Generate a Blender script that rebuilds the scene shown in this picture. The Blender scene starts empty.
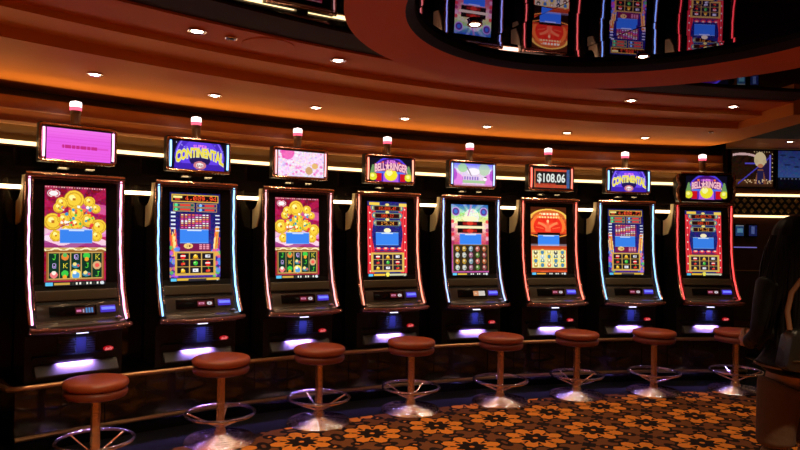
import bpy, bmesh, math, random
import numpy as np
from mathutils import Vector, Matrix
random.seed(7)
rng = np.random.default_rng(5)
sc = bpy.context.scene
COL = sc.collection
PI = math.pi

# ---------------------------------------------------------------- camera
PITCH, ROLL, FPX, EYE = .012, .016, 653.378, 1.643
fw = Vector((0, math.cos(PITCH), math.sin(PITCH)))
u0 = Vector((0, -math.sin(PITCH), math.cos(PITCH)))
r0 = Vector((1, 0, 0))
cr = r0 * math.cos(ROLL) + u0 * math.sin(ROLL)
cu = u0 * math.cos(ROLL) - r0 * math.sin(ROLL)
cd = bpy.data.cameras.new('camera')
cam = bpy.data.objects.new('camera', cd)
COL.objects.link(cam)
M = Matrix((cr, cu, -fw)).transposed().to_4x4()
M.translation = Vector((0, 0, EYE))
cam.matrix_world = M
cd.sensor_width = 36
cd.lens = FPX * 36 / 800
cd.clip_start = .05
sc.camera = cam

# ---------------------------------------------------------------- world, exposure
w = bpy.data.worlds.new('world')
sc.world = w
w.use_nodes = True
w.node_tree.nodes['Background'].inputs[0].default_value = (1.0, .5, .2, 1)
w.node_tree.nodes['Background'].inputs[1].default_value = .06
sc.view_settings.view_transform = 'Standard'
sc.view_settings.look = 'None'
sc.view_settings.gamma = 1
sc.view_settings.exposure = 0
sc.view_settings.use_curve_mapping = False
sc.cycles.max_bounces = 8
sc.cycles.sample_clamp_indirect = 4

WARM = (1.0, .72, .42)
def spot(name, loc, power, col=WARM, size=110, blend=.6, radius=.05, direction=(0, 0, -1)):
    l = bpy.data.lights.new(name, 'SPOT')
    l.energy = power; l.color = col; l.spot_size = math.radians(size); l.spot_blend = blend; l.shadow_soft_size = radius
    o = bpy.data.objects.new(name, l); COL.objects.link(o); o.location = loc
    o.rotation_euler = Vector(direction).to_track_quat('-Z', 'Y').to_euler()
    return o
def area(name, loc, power, col, sx, sy, direction=(0, 0, -1), parent=None, spread=180):
    l = bpy.data.lights.new(name, 'AREA')
    l.shape = 'RECTANGLE'; l.energy = power; l.color = col; l.size = sx; l.size_y = sy; l.spread = math.radians(spread)
    o = bpy.data.objects.new(name, l); COL.objects.link(o); o.location = loc
    o.rotation_euler = Vector(direction).to_track_quat('-Z', 'Y').to_euler()
    if parent: o.parent = parent
    return o

# ---------------------------------------------------------------- the arc every machine stands on
CX, CY = 4.389, -2.626
def pol(r, th, z=0.0):
    return Vector((CX + r * math.sin(th), CY + r * math.cos(th), z))
TH = [-.732 + .093 * i for i in range(8)]
RM = 10.30          # front plane of the cabinets
RW = 10.62          # face of the curved wall

# ---------------------------------------------------------------- materials
def lin(c):
    return tuple(((x / 12.92) if x <= .04045 else ((x + .055) / 1.055) ** 2.4) for x in c)
def srgb(r, g, b): return lin((r / 255, g / 255, b / 255))
MATS = {}
def mat(name, col, rough=.5, metal=0.0, emit=None, es=0.0, bump=None, var=None, coat=0.0, spec=.5):
    """bump=(scale, strength); var=(scale, amount) mottles the colour a little"""
    if name in MATS: return MATS[name]
    m = bpy.data.materials.new(name); m.use_nodes = True
    nt = m.node_tree; b = nt.nodes['Principled BSDF']
    b.inputs['Base Color'].default_value = (*col, 1)
    b.inputs['Roughness'].default_value = rough
    b.inputs['Metallic'].default_value = metal
    b.inputs['Specular IOR Level'].default_value = spec
    b.inputs['Coat Weight'].default_value = coat
    if emit:
        b.inputs['Emission Color'].default_value = (*emit, 1)
        b.inputs['Emission Strength'].default_value = es
    tc = None
    if bump or var:
        tc = nt.nodes.new('ShaderNodeTexCoord')
    if bump:
        n = nt.nodes.new('ShaderNodeTexNoise'); n.inputs['Scale'].default_value = bump[0]; n.inputs['Detail'].default_value = 4
        nt.links.new(tc.outputs['Object'], n.inputs['Vector'])
        bp = nt.nodes.new('ShaderNodeBump'); bp.inputs['Strength'].default_value = bump[1]; bp.inputs['Distance'].default_value = .01
        nt.links.new(n.outputs['Fac'], bp.inputs['Height']); nt.links.new(bp.outputs['Normal'], b.inputs['Normal'])
    if var:
        n = nt.nodes.new('ShaderNodeTexNoise'); n.inputs['Scale'].default_value = var[0]; n.inputs['Detail'].default_value = 5
        nt.links.new(tc.outputs['Object'], n.inputs['Vector'])
        mx = nt.nodes.new('ShaderNodeMix'); mx.data_type = 'RGBA'
        mx.inputs['A'].default_value = (*[c * (1 - var[1]) for c in col], 1)
        mx.inputs['B'].default_value = (*[min(1, c * (1 + var[1])) for c in col], 1)
        nt.links.new(n.outputs['Fac'], mx.inputs['Factor']); nt.links.new(mx.outputs['Result'], b.inputs['Base Color'])
    MATS[name] = m
    return m
def glow(name, col, strength):
    return mat(name, (.02, .02, .02), .4, emit=col, es=strength)
def artmat(name, strength):
    """a lit display: the picture is a colour attribute on the screen's own mesh"""
    if name in MATS: return MATS[name]
    m = bpy.data.materials.new(name); m.use_nodes = True
    nt = m.node_tree; b = nt.nodes['Principled BSDF']
    b.inputs['Base Color'].default_value = (.004, .004, .004, 1); b.inputs['Roughness'].default_value = .3
    b.inputs['Specular IOR Level'].default_value = .2
    a = nt.nodes.new('ShaderNodeVertexColor'); a.layer_name = 'art'
    nt.links.new(a.outputs['Color'], b.inputs['Emission Color']); b.inputs['Emission Strength'].default_value = strength
    MATS[name] = m
    return m

black_gloss = mat('black gloss', (.006, .005, .005), .12, var=(3, .5))
black_satin = mat('black satin plastic', (.008, .007, .007), .4, bump=(300, .05), spec=.3)
wall_black = mat('black glass wall', (.005, .0035, .003), .1, var=(2, .6))
copper = mat('copper chrome', (.5, .27, .2), .2, 1.0, bump=(60, .35))
copper_spark = mat('hammered copper chrome', (.5, .27, .18), .12, 1.0, bump=(140, 1.6))
chrome = mat('chrome', (.75, .68, .68), .14, 1.0, bump=(40, .15))
chrome_pink = mat('rose chrome', (.9, .76, .8), .13, 1.0, bump=(60, .5))
bronze = mat('bronze pole metal', (.85, .45, .18), .2, 1.0, bump=(70, 1.2))
side_lit = mat('cream lit side', (.78, .72, .45), .4)  # pale tone for the strip-lit part of the cabinet side
silver_bar = mat('warm silver plastic', (.15, .125, .08), .35, .5)
leather = mat('tan brown leather', srgb(158, 74, 42), .3, bump=(120, .12), var=(8, .12))
leather_edge = mat('tan brown leather edge', srgb(120, 52, 32), .45, bump=(120, .12))
orange_paint = mat('orange brown plaster', srgb(208, 126, 50), .6, var=(1.5, .08), spec=.12)
red_paint = mat('rust red plaster', srgb(192, 96, 36), .6, var=(1.2, .08), spec=.12)
brown_wood = mat('brown veneer', srgb(136, 80, 34), .35, var=(4, .2))
dark_wood = mat('dark stained wood', srgb(62, 28, 16), .3, var=(6, .3))
recess_m = mat('dark gilt panel', srgb(84, 58, 24), .35, .3, var=(4, .2))
matte_dark = mat('matte dark brown paint', srgb(40, 17, 9), .8, spec=.2)
matte_black = mat('matte black paint', (.004, .003, .003), .7, spec=.2)
brass = mat('brass trim', srgb(176, 132, 96), .35, .8, bump=(30, .2))
strip_m = glow('warm led strip', (1.0, .66, .30), 2.9)
lamp_m = glow('downlight glass', (1.0, .86, .66), 25)
white_metal = mat('white enamel', (.7, .66, .6), .4)

# ---- mirror
def mirror(name, c):
    return mat(name, (c, c, c), .015, 1.0)
mirror_m = mat('smoked ceiling mirror', (.17, .09, .28), .015, 1.0)
mirror_dark = mirror('black ceiling mirror', .11)

# ---- carpet: a node expression builder
class N:
    nt = None
    def __init__(s, v): s.v = v
    @staticmethod
    def op(o, *a):
        n = N.nt.nodes.new('ShaderNodeMath'); n.operation = o
        for i, x in enumerate(a):
            if isinstance(x, N): N.nt.links.new(x.v, n.inputs[i])
            else: n.inputs[i].default_value = x
        return N(n.outputs[0])
    def __add__(s, o): return N.op('ADD', s, o)
    def __radd__(s, o): return N.op('ADD', s, o)
    def __sub__(s, o): return N.op('SUBTRACT', s, o)
    def __rsub__(s, o): return N.op('SUBTRACT', o, s)
    def __mul__(s, o): return N.op('MULTIPLY', s, o)
    def __rmul__(s, o): return N.op('MULTIPLY', s, o)
    def __truediv__(s, o): return N.op('DIVIDE', s, o)
    def __lt__(s, o): return N.op('LESS_THAN', s, o)
    def __gt__(s, o): return N.op('GREATER_THAN', s, o)
def f1(o, x, *a): return N.op(o, x, *a)
def carpet_material():
    m = bpy.data.materials.new('patterned carpet'); m.use_nodes = True
    nt = m.node_tree; N.nt = nt
    b = nt.nodes['Principled BSDF']; b.inputs['Roughness'].default_value = .9; b.inputs['Specular IOR Level'].default_value = .1
    g = nt.nodes.new('ShaderNodeNewGeometry'); s = nt.nodes.new('ShaderNodeSeparateXYZ')
    nt.links.new(g.outputs['Position'], s.inputs[0])
    X, Y = N(s.outputs[0]) - 1.422, N(s.outputs[1]) - 6.095
    A = math.radians(24.2); c, sn = math.cos(A) / .593, math.sin(A) / .593
    px, py = X * c + Y * sn, Y * c - X * sn
    fx = f1('FRACT', px + .5) - .5; fy = f1('FRACT', py + .5) - .5
    r = f1('SQRT', fx * fx + fy * fy); ph = f1('ARCTAN2', fy, fx)
    c8 = f1('COSINE', ph * 8)
    OR = lambda *a: a[0] if len(a) == 1 else f1('MAXIMUM', a[0], OR(*a[1:]))
    NOT = lambda a: 1 - a
    AND = lambda a, q: a * q
    petals = AND(r < (.375 + .05 * c8), r > (.19 + .035 * c8))
    gap = AND(AND(r > .19, f1('ABSOLUTE', f1('COSINE', ph * 4)) < (.30 + 1.1 * (r - .2))), NOT(r > .38))       # slits between petals
    ax = f1('ABSOLUTE', fx); ay = f1('ABSOLUTE', fy)
    qx, qy = ax - .5, ay - .5
    rc = f1('SQRT', qx * qx + qy * qy)
    dots = AND(f1('ABSOLUTE', r - .30) < .018, f1('COSINE', ph * 8 + PI) > .85)
    outline = AND(r < (.425 + .05 * c8), NOT(r < (.375 + .05 * c8)))
    core = AND(r < (.19 + .035 * c8), r > .035)
    def ring(x, y, a, q, wd):
        d = f1('SQRT', x * x / (a * a) + y * y / (q * q)); return AND(d < 1.0, d > wd)
    def disc(x, y, a, q):
        d = f1('SQRT', x * x / (a * a) + y * y / (q * q)); return d < 1.0
    loops = OR(ring(qx, ay, .09, .17, .4), ring(ax, qy, .17, .09, .4))
    diag = ring(ax - .345, ay - .345, .09, .09, .4)
    corner = (f1('ABSOLUTE', qx) + f1('ABSOLUTE', qy)) < .12
    cline = AND(f1('ABSOLUTE', ax - ay) < .025, rc < .2)
    blk = OR(OR(core, outline), OR(AND(gap, NOT(dots)), AND(OR(loops, OR(diag, OR(corner, cline))), NOT(r < .36))))
    org = OR(petals, OR(r < .035, AND(disc(ax - .34, ay - .34, .03, .03), NOT(r < .36))))
    n = nt.nodes.new('ShaderNodeTexNoise'); n.inputs['Scale'].default_value = 90; nt.links.new(g.outputs['Position'], n.inputs['Vector'])
    n2 = nt.nodes.new('ShaderNodeTexNoise'); n2.inputs['Scale'].default_value = 1.3; nt.links.new(g.outputs['Position'], n2.inputs['Vector'])
    def mix(fac, a, q):
        x = nt.nodes.new('ShaderNodeMix'); x.data_type = 'RGBA'
        if isinstance(fac, N): nt.links.new(fac.v, x.inputs['Factor'])
        else: x.inputs['Factor'].default_value = fac
        for k, v in (('A', a), ('B', q)):
            if isinstance(v, tuple): x.inputs[k].default_value = (*v, 1)
            else: nt.links.new(v, x.inputs[k])
        return x.outputs['Result']
    col = mix(org, srgb(124, 74, 42), srgb(242, 146, 54))
    col = mix(blk, col, srgb(20, 14, 18))
    col = mix(N(n.outputs['Fac']) * .35, col, srgb(60, 34, 24))
    nt.links.new(col, b.inputs['Base Color'])
    return m
carpet_m = carpet_material()
runner_m = mat('dark blue grey carpet', srgb(11, 11, 15), .95, spec=.15, bump=(200, .2), var=(12, .25))

# ---------------------------------------------------------------- mesh builder
class MB:
    def __init__(s): s.v = []; s.f = []; s.mi = []
    def add(s, vs, fs, mi=0):
        o = len(s.v); s.v += [tuple(p) for p in vs]; s.f += [tuple(o + i for i in f) for f in fs]; s.mi += [mi] * len(fs); return s
    def box(s, x0, x1, y0, y1, z0, z1, mi=0):
        vs = [(x, y, z) for x in (x0, x1) for y in (y0, y1) for z in (z0, z1)]
        return s.add(vs, [(0, 1, 3, 2), (4, 6, 7, 5), (0, 4, 5, 1), (2, 3, 7, 6), (0, 2, 6, 4), (1, 5, 7, 3)], mi)
    def prism(s, prof, x0, x1, mi=0):
        """profile of (y, z) pushed along x"""
        n = len(prof); vs = [(x0, y, z) for y, z in prof] + [(x1, y, z) for y, z in prof]
        fs = [tuple(range(n)), tuple(range(2 * n - 1, n - 1, -1))] + [(i, (i + 1) % n, n + (i + 1) % n, n + i) for i in range(n)]
        return s.add(vs, fs, mi)
    def plan(s, pts, z0, z1, mi=0):
        n = len(pts); vs = [(x, y, z0) for x, y in pts] + [(x, y, z1) for x, y in pts]
        fs = [tuple(range(n)), tuple(range(2 * n - 1, n - 1, -1))] + [(i, (i + 1) % n, n + (i + 1) % n, n + i) for i in range(n)]
        return s.add(vs, fs, mi)
    def face_xz(s, pts, y0, y1, mi=0):
        """outline in (x, z) with a thickness in y"""
        n = len(pts); vs = [(x, y0, z) for x, z in pts] + [(x, y1, z) for x, z in pts]
        fs = [tuple(range(n)), tuple(range(2 * n - 1, n - 1, -1))] + [(i, (i + 1) % n, n + (i + 1) % n, n + i) for i in range(n)]
        return s.add(vs, fs, mi)
    def lathe(s, prof, n=32, c=(0, 0, 0), mi=0, amp=0, k=0):
        vs = []; fs = []
        for r, z in prof:
            for i in range(n):
                a = 2 * PI * i / n; rr = r * (1 + amp * math.cos(k * a))
                vs.append((c[0] + rr * math.cos(a), c[1] + rr * math.sin(a), c[2] + z))
        for j in range(len(prof) - 1):
            for i in range(n):
                q = (i + 1) % n
                fs.append((j * n + i, j * n + q, (j + 1) * n + q, (j + 1) * n + i))
        fs.append(tuple(range(n - 1, -1, -1))); fs.append(tuple((len(prof) - 1) * n + i for i in range(n)))
        return s.add(vs, fs, mi)
    def tube(s, pts, r, n=10, closed=False, mi=0, flat=1.0):
        pts = [Vector(p) for p in pts]; m = len(pts); vs = []; fs = []
        rs = r if isinstance(r, (list, tuple)) else [r] * m
        prev = None
        for i, p in enumerate(pts):
            if closed: t = pts[(i + 1) % m] - pts[i - 1]
            else: t = pts[min(i + 1, m - 1)] - pts[max(i - 1, 0)]
            t.normalize()
            if prev is None:
                a = Vector((0, 0, 1)) if abs(t.z) < .9 else Vector((1, 0, 0))
                nrm = (a - t * a.dot(t)).normalized()
            else: nrm = (prev - t * prev.dot(t)).normalized()
            prev = nrm; bn = t.cross(nrm)
            for k in range(n):
                a = 2 * PI * k / n
                vs.append(p + nrm * (rs[i] * math.cos(a)) + bn * (rs[i] * flat * math.sin(a)))
        seg = m if closed else m - 1
        for i in range(seg):
            j = (i + 1) % m
            for k in range(n):
                q = (k + 1) % n
                fs.append((i * n + k, i * n + q, j * n + q, j * n + k))
        if not closed: fs.append(tuple(range(n - 1, -1, -1))); fs.append(tuple((m - 1) * n + k for k in range(n)))
        return s.add(vs, fs, mi)
    def arc(s, ra, rb, z0, z1, t0, t1, n=64, mi=0):
        """a solid ring sector about the arc centre (world coordinates)"""
        vs = []; fs = []
        for i in range(n + 1):
            t = t0 + (t1 - t0) * i / n
            for r, z in ((ra, z0), (rb, z0), (rb, z1), (ra, z1)): vs.append(pol(r, t, z))
        for i in range(n):
            for k in range(4):
                q = (k + 1) % 4; fs.append((4 * i + k, 4 * i + q, 4 * i + 4 + q, 4 * i + 4 + k))
        fs.append((3, 2, 1, 0)); fs.append(tuple(4 * n + k for k in range(4)))
        return s.add(vs, fs, mi)
    def mesh(s, name, smooth=35, bevel=0.0):
        me = bpy.data.meshes.new(name); bm = bmesh.new()
        vv = [bm.verts.new(p) for p in s.v]
        for f, mi in zip(s.f, s.mi):
            try: q = bm.faces.new([vv[i] for i in f]); q.material_index = mi
            except ValueError: pass
        bmesh.ops.recalc_face_normals(bm, faces=bm.faces)
        if bevel > 0:
            es = [e for e in bm.edges if len(e.link_faces) == 2 and e.calc_face_angle(0) > math.radians(30)]
            bmesh.ops.bevel(bm, geom=es, offset=bevel, segments=2, affect='EDGES', profile=.6, clamp_overlap=True)
        for f in bm.faces: f.smooth = smooth > 0
        if smooth:
            for e in bm.edges:
                if len(e.link_faces) == 2 and e.calc_face_angle(0) > math.radians(smooth): e.smooth = False
        bm.to_mesh(me); bm.free()
        return me
def link(name, me, mats, parent=None, loc=None, rz=0):
    o = bpy.data.objects.new(name, me); COL.objects.link(o)
    mats = mats if isinstance(mats, (list, tuple)) else [mats]
    if len(me.materials) == 0:
        for m in mats: me.materials.append(m)
    for i, m in enumerate(mats):
        if i < len(o.material_slots) and me.materials[i] is not m:
            o.material_slots[i].link = 'OBJECT'; o.material_slots[i].material = m
    if parent: o.parent = parent
    if loc is not None: o.location = loc
    if rz: o.rotation_euler = (0, 0, rz)
    return o
def obj(name, mb, mats, parent=None, smooth=35, bevel=0.0, loc=None, rz=0):
    return link(name, mb.mesh(name, smooth, bevel), mats, parent, loc, rz)
def empty(name, loc, rz=0):
    o = bpy.data.objects.new(name, None); COL.objects.link(o); o.location = loc; o.rotation_euler = (0, 0, rz)
    o.empty_display_size = .1
    return o
def tag(o, label=None, cat=None, group=None, kind=None):
    if label: o['label'] = label
    if cat: o['category'] = cat
    if group: o['group'] = group
    if kind: o['kind'] = kind
    return o
def structure(name, mb, mats, smooth=35, bevel=0):
    return tag(obj(name, mb, mats, smooth=smooth, bevel=bevel), kind='structure')

def text_verts(body, size, bold=0.0, warp=None, spacing=1.0):
    """flat letters in x, z centred on the origin, as (verts, faces)"""
    cu_ = bpy.data.curves.new('t', 'FONT'); cu_.body = body; cu_.size = size; cu_.align_x = 'CENTER'; cu_.align_y = 'CENTER'
    cu_.offset = bold; cu_.resolution_u = 2; cu_.space_character = spacing
    o = bpy.data.objects.new('t', cu_); COL.objects.link(o)
    bpy.context.view_layer.update()
    me = bpy.data.meshes.new_from_object(o.evaluated_get(bpy.context.evaluated_depsgraph_get()))
    vs = [(v.co.x, v.co.y) for v in me.vertices]; fs = [tuple(p.vertices) for p in me.polygons]
    bpy.data.objects.remove(o); bpy.data.curves.remove(cu_); bpy.data.meshes.remove(me)
    if warp: vs = [warp(x, z) for x, z in vs]
    return vs, fs

# ---------------------------------------------------------------- pictures on the displays
FONT = {'0': '0E11131519110E', '1': '040C040404040E', '2': '0E11010204081F', '3': '1F02040201110E', '4': '02060A121F0202', '5': '1F101E0101110E',
        '6': '0608101E11110E', '7': '1F010204080808', '8': '0E11110E11110E', '9': '0E11110F01020C', 'J': '0702020202120C', 'Q': '0E11111115120D',
        'K': '11121418141211', ',': '00000000040408', '.': '0000000000060C', '$': '040F140E051E04', 'B': '1E11111E11111E', 'A': '0E11111F111111',
        'R': '1E11111E141211', ' ': '00000000000000'}
class Art:
    def __init__(s, W, H, c=(0, 0, 0)):
        s.W, s.H = W, H; s.a = np.zeros((H, W, 3)) + np.array(c) / 255.
        s.U, s.V = np.meshgrid((np.arange(W) + .5) / W, (np.arange(H) + .5) / H); s.asp = H / W
    def put(s, m, c, al=1.0):
        m = m.astype(float)[..., None] * al; s.a = s.a * (1 - m) + np.array(c) / 255. * m
    def rect(s, u_0, v_0, u_1, v_1, c, al=1.0): s.put((s.U >= u_0) & (s.U < u_1) & (s.V >= v_0) & (s.V < v_1), c, al)
    def ell(s, u, v, r, c, al=1.0, k=None):
        k = s.asp if k is None else k
        s.put(((s.U - u) ** 2 + ((s.V - v) * k) ** 2) < r * r, c, al)
    def ring(s, u, v, r, wd, c, al=1.0, k=None):
        k = s.asp if k is None else k
        s.put(np.abs(np.sqrt((s.U - u) ** 2 + ((s.V - v) * k) ** 2) - r) < wd, c, al)
    def vgrad(s, v_0, v_1, c0, c1):
        t = np.clip((s.V - v_0) / (v_1 - v_0), 0, 1)[..., None]; m = ((s.V >= v_0) & (s.V < v_1))[..., None]
        s.a = np.where(m, np.array(c0) / 255. * (1 - t) + np.array(c1) / 255. * t, s.a)
    def rays(s, u, v, n, c, al, r_0=0, r_1=9, ph=0):
        d = np.sqrt((s.U - u) ** 2 + ((s.V - v) * s.asp) ** 2); an = np.arctan2((s.V - v) * s.asp, s.U - u)
        s.put((np.cos(an * n + ph) > .2) & (d > r_0) & (d < r_1), c, al)
    def noise(s, amt, step=1, box=(0, 0, 1, 1)):
        n = rng.normal(0, amt, (s.H // step + 1, s.W // step + 1, 3)).repeat(step, 0).repeat(step, 1)[:s.H, :s.W]
        m = ((s.U >= box[0]) & (s.U < box[2]) & (s.V >= box[1]) & (s.V < box[3]))[..., None]
        s.a = np.clip(s.a + n * m, 0, 1)
    def text(s, t, u, v, h, c, wfac=1.0):
        n = len(t); ph = h / 7; pw = ph * s.asp * wfac; x0 = u - n * 6 * pw / 2
        for i, ch in enumerate(t):
            g = FONT.get(ch, FONT[' '])
            for row in range(7):
                bits = int(g[2 * row:2 * row + 2], 16)
                for k in range(5):
                    if bits >> (4 - k) & 1:
                        a = x0 + (i * 6 + k) * pw; q = v - h / 2 + row * ph
                        s.rect(a, q, a + pw, q + ph, c)
    def blue_notice(s, u_0, v_0, u_1, v_1):
        s.rect(u_0, v_0, u_1, v_1, (56, 128, 232)); s.rect(u_0, v_0, u_1, v_0 + .008, (170, 200, 245))
        s.rect(u_0 + .14, v_0 + .008, u_1 - .14, v_0 + .022, (205, 222, 250))
        s.rect(u_0, v_1 - .006, u_1, v_1, (120, 170, 240))
    def info_bar(s, c=(200, 160, 70)):
        s.rect(0, .955, 1, 1, (30, 30, 34)); s.rect(.02, .962, .13, .994, (90, 190, 235)); s.rect(.15, .966, .40, .99, c)
        for k in range(9): s.rect(.44 + k * .058, .968, .47 + k * .058, .988, (235, 235, 220) if k % 3 else (60, 60, 50))
        s.ell(.94, .978, .03, (210, 220, 225))
def screen_mesh(name, art, W, H, extra=None):
    """flat panel W by H in x, z centred on the origin, facing -y, picture in a colour attribute"""
    nx, ny = art.W + 1, art.H + 1
    me = bpy.data.meshes.new(name)
    vs = [(-W / 2 + W * i / (nx - 1), 0, H / 2 - H * j / (ny - 1)) for j in range(ny) for i in range(nx)]
    fs = [(j * nx + i, (j + 1) * nx + i, (j + 1) * nx + i + 1, j * nx + i + 1) for j in range(ny - 1) for i in range(nx - 1)]
    cols = art.a.reshape(-1, 3); nq = len(fs)
    layers = []
    for (tv, tf, c, dy) in (extra or []):
        o = len(vs); vs += [(x, -dy, z) for x, z in tv]; k = len(tf); fs += [tuple(o + i for i in reversed(f)) for f in tf]
        layers.append((k, c))
    # thin housing behind the panel
    o = len(vs); t = .012
    for x in (-W / 2, W / 2):
        for z in (-H / 2, H / 2): vs += [(x, .0005, z), (x, t, z)]
    back = [(0, 1, 3, 2), (4, 6, 7, 5), (0, 4, 5, 1), (2, 3, 7, 6), (1, 5, 7, 3)]
    fs += [tuple(o + i for i in f) for f in back]
    me.from_pydata(vs, [], fs)
    at = me.color_attributes.new('art', 'FLOAT_COLOR', 'CORNER')
    L = np.zeros((len(me.loops), 4), dtype=np.float32); L[:, 3] = 1
    q = np.where(cols <= .04045, cols / 12.92, ((cols + .055) / 1.055) ** 2.4)
    L[:nq * 4, :3] = np.repeat(q, 4, axis=0)
    p = nq * 4; fi = nq
    for k, c in layers:
        c = lin(tuple(x / 255 for x in c))
        n = sum(len(fs[fi + i]) for i in range(k)); L[p:p + n, :3] = c; p += n; fi += k
    at.data.foreach_set('color', L.ravel())
    return me

def reels(a, u_0, v_0, u_1, v_1, nc, nr, bg, div, dw, paint):
    a.rect(u_0, v_0, u_1, v_1, bg)
    cw, chh = (u_1 - u_0) / nc, (v_1 - v_0) / nr
    k = 0
    for j in range(nr):
        for i in range(nc):
            paint(a, u_0 + cw * (i + .5), v_0 + chh * (j + .5), cw, chh, k); k += 1
    for i in range(nc + 1): a.rect(u_0 + cw * i - dw / 2, v_0, u_0 + cw * i + dw / 2, v_1, div)
    for v in (v_0, v_1): a.rect(u_0 - dw / 2, v - .006, u_1 + dw / 2, v + .006, div)

def ticket_art(v):
    a = Art(40, 16, (60, 8, 12))
    if v == 0: a.rect(.0, .1, .5, .9, (110, 20, 34)); a.rect(.08, .34, .42, .64, (240, 160, 200)); a.rect(.14, .44, .36, .54, (160, 40, 90)); a.ell(.76, .5, .17, (240, 236, 240), k=.6); a.ell(.76, .5, .07, (120, 110, 150), k=.6)
    elif v == 1: a.a[:] = np.array([236, 226, 216]) / 255; a.rect(0, 0, .45, 1, (236, 160, 110)); a.ell(.2, .5, .1, (250, 220, 190), k=.6)
    else:
        a.rect(.0, .1, .5, .9, (90, 20, 34)); a.rect(.06, .35, .3, .7, (240, 130, 190)); a.rect(.38, .3, .46, .8, (200, 190, 220))
        for k in range(3): a.rect(.52 + k * .15, .15, .62 + k * .15, .85, (90, 150, 214))
    return a
def art_coins():
    a = Art(104, 180, (150, 10, 50))
    a.vgrad(0, .6, (120, 8, 40), (200, 40, 110)); a.noise(.06, 3)
    a.rays(.45, .25, 11, (200, 30, 90), .5)
    for k in range(24): a.rect(k / 24 + .01, .005, k / 24 + .025, .018, (240, 200, 200))
    for v, c in ((.44, (250, 225, 240)), (.5, (235, 150, 210)), (.56, (255, 240, 250)), (.6, (150, 60, 130))):
        a.put(np.abs(a.V - v - .03 * np.sin(a.U * 9 + v * 30)) < .035, c, .8)
    a.put((np.abs(a.V - .19 - .1 * (a.U - .6)) < .05) & (a.U > .45), (230, 120, 190), .6)
    Y = (242, 204, 60)
    for u, v, r in ((.47, .13, .165), (.27, .17, .10), (.72, .15, .10), (.22, .22, .09), (.83, .22, .08), (.13, .36, .15), (.88, .40, .13), (.7, .34, .12),
                    (.3, .33, .1), (.5, .27, .13), (.18, .5, .1), (.84, .5, .1), (.5, .38, .12), (.35, .45, .1)):
        a.ell(u, v, r, (196, 140, 30)); a.ell(u, v - .004, r * .92, Y); a.ring(u, v, r * .72, r * .07, (214, 160, 40)); a.ell(u - r * .2, v - .02, r * .3, (255, 244, 150))
        a.rect(u - r * .14, v - r * .09, u + r * .14, v + r * .07, (190, 110, 30))
    for k in range(46):
        u, v = rng.uniform(.22, .8), rng.uniform(.2, .42)
        a.ell(u, v, rng.uniform(.012, .03), [(60, 190, 90), (230, 60, 60), (245, 245, 230), (60, 150, 190), (240, 120, 60)][k % 5])
    a.ell(.14, .075, .1, (240, 235, 235), k=2.6); a.ring(.14, .075, .08, .01, (200, 60, 80), k=2.6)
    a.blue_notice(.24, .43, .77, .575)
    a.vgrad(.615, .66, (235, 200, 120), (120, 70, 20))
    a.put((np.abs(a.V - .635 - .012 * np.sin(a.U * 26)) < .008), (255, 240, 190))
    L = ['J', 'pot', 'Q', 'leaf', 'K', 'Q', 'K', 'fish', 'J', 'gold', 'pot2', 'leaf', 'orb', 'fish', 'J']
    C = {'J': (90, 220, 60), 'Q': (200, 170, 240), 'K': (240, 225, 60)}
    def p(s, u, v, cw, ch, k):
        t = L[k % 15]
        if t in C:
            s.text(t, u + .012, v, ch * .62, C[t], .95)
        elif t == 'orb': s.ell(u, v, cw * .5, (240, 220, 90)); s.ell(u, v + .01, cw * .34, (90, 160, 220)); s.ell(u - .02, v - .02, .03, (245, 250, 235))
        elif t == 'leaf': s.ell(u, v - .01, cw * .32, (60, 200, 70)); s.ell(u, v + .025, cw * .2, (240, 160, 40))
        elif t == 'fish': s.ell(u, v, cw * .4, (60, 130, 160), k=3); s.ell(u - .02, v - .015, cw * .18, (240, 220, 130)); s.ell(u + .04, v, .02, (230, 70, 50))
        elif t == 'gold': s.ell(u, v, cw * .42, (210, 170, 120)); s.ell(u, v, cw * .22, (240, 90, 80))
        else: s.ell(u, v, cw * .34, (235, 120, 120) if t == 'pot2' else (230, 130, 50)); s.ell(u, v - .018, cw * .2, (250, 235, 220) if t == 'pot2' else (80, 180, 90))
    a.rect(.03, .645, .97, .945, (150, 90, 40)); reels(a, .06, .665, .94, .93, 5, 3, (12, 50, 34), (200, 160, 90), .014, p)
    a.info_bar()
    return a
def digits_panel(a, u_0, v_0, u_1, v_1, t, rim=(205, 165, 70), h=.7, c=(240, 60, 30), bg=(40, 6, 6), wfac=.8):
    a.rect(u_0, v_0, u_1, v_1, rim); a.rect(u_0 + .015, v_0 + .006, u_1 - .015, v_1 - .006, bg)
    a.text(t, (u_0 + u_1) / 2, (v_0 + v_1) / 2, (v_1 - v_0) * h, c, wfac)
def fruit(s, u, v, cw, ch, k):
    t = k % 5; r = min(cw * .36, ch * s.asp * .36)
    if t == 0: s.ell(u, v + .005, r, (225, 30, 30)); s.rect(u - r, v - .01, u + r, v + .004, (250, 240, 230))
    elif t == 1: s.ell(u, v + .004, r * .8, (245, 195, 40)); s.rect(u - r, v + r / s.asp * .6, u + r, v + r / s.asp * .9, (210, 140, 30)); s.ell(u - .01, v - .01, r * .3, (255, 245, 170))
    elif t == 2: s.rect(u - r, v - r / s.asp * .6, u + r, v + r / s.asp * .6, (235, 235, 240)); s.text('BAR', u + .01, v, .014, (60, 20, 60), .9)
    elif t == 3: s.ell(u - r * .3, v + .008, r * .5, (225, 50, 40)); s.ell(u + r * .4, v + .004, r * .5, (235, 90, 50)); s.rect(u, v - r / s.asp, u + r * .4, v - r / s.asp * .5, (60, 180, 60))
    else: s.ell(u, v, r * .85, (60, 190, 60)); s.ell(u - r * .3, v - .008, r * .3, (190, 240, 150))
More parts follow.
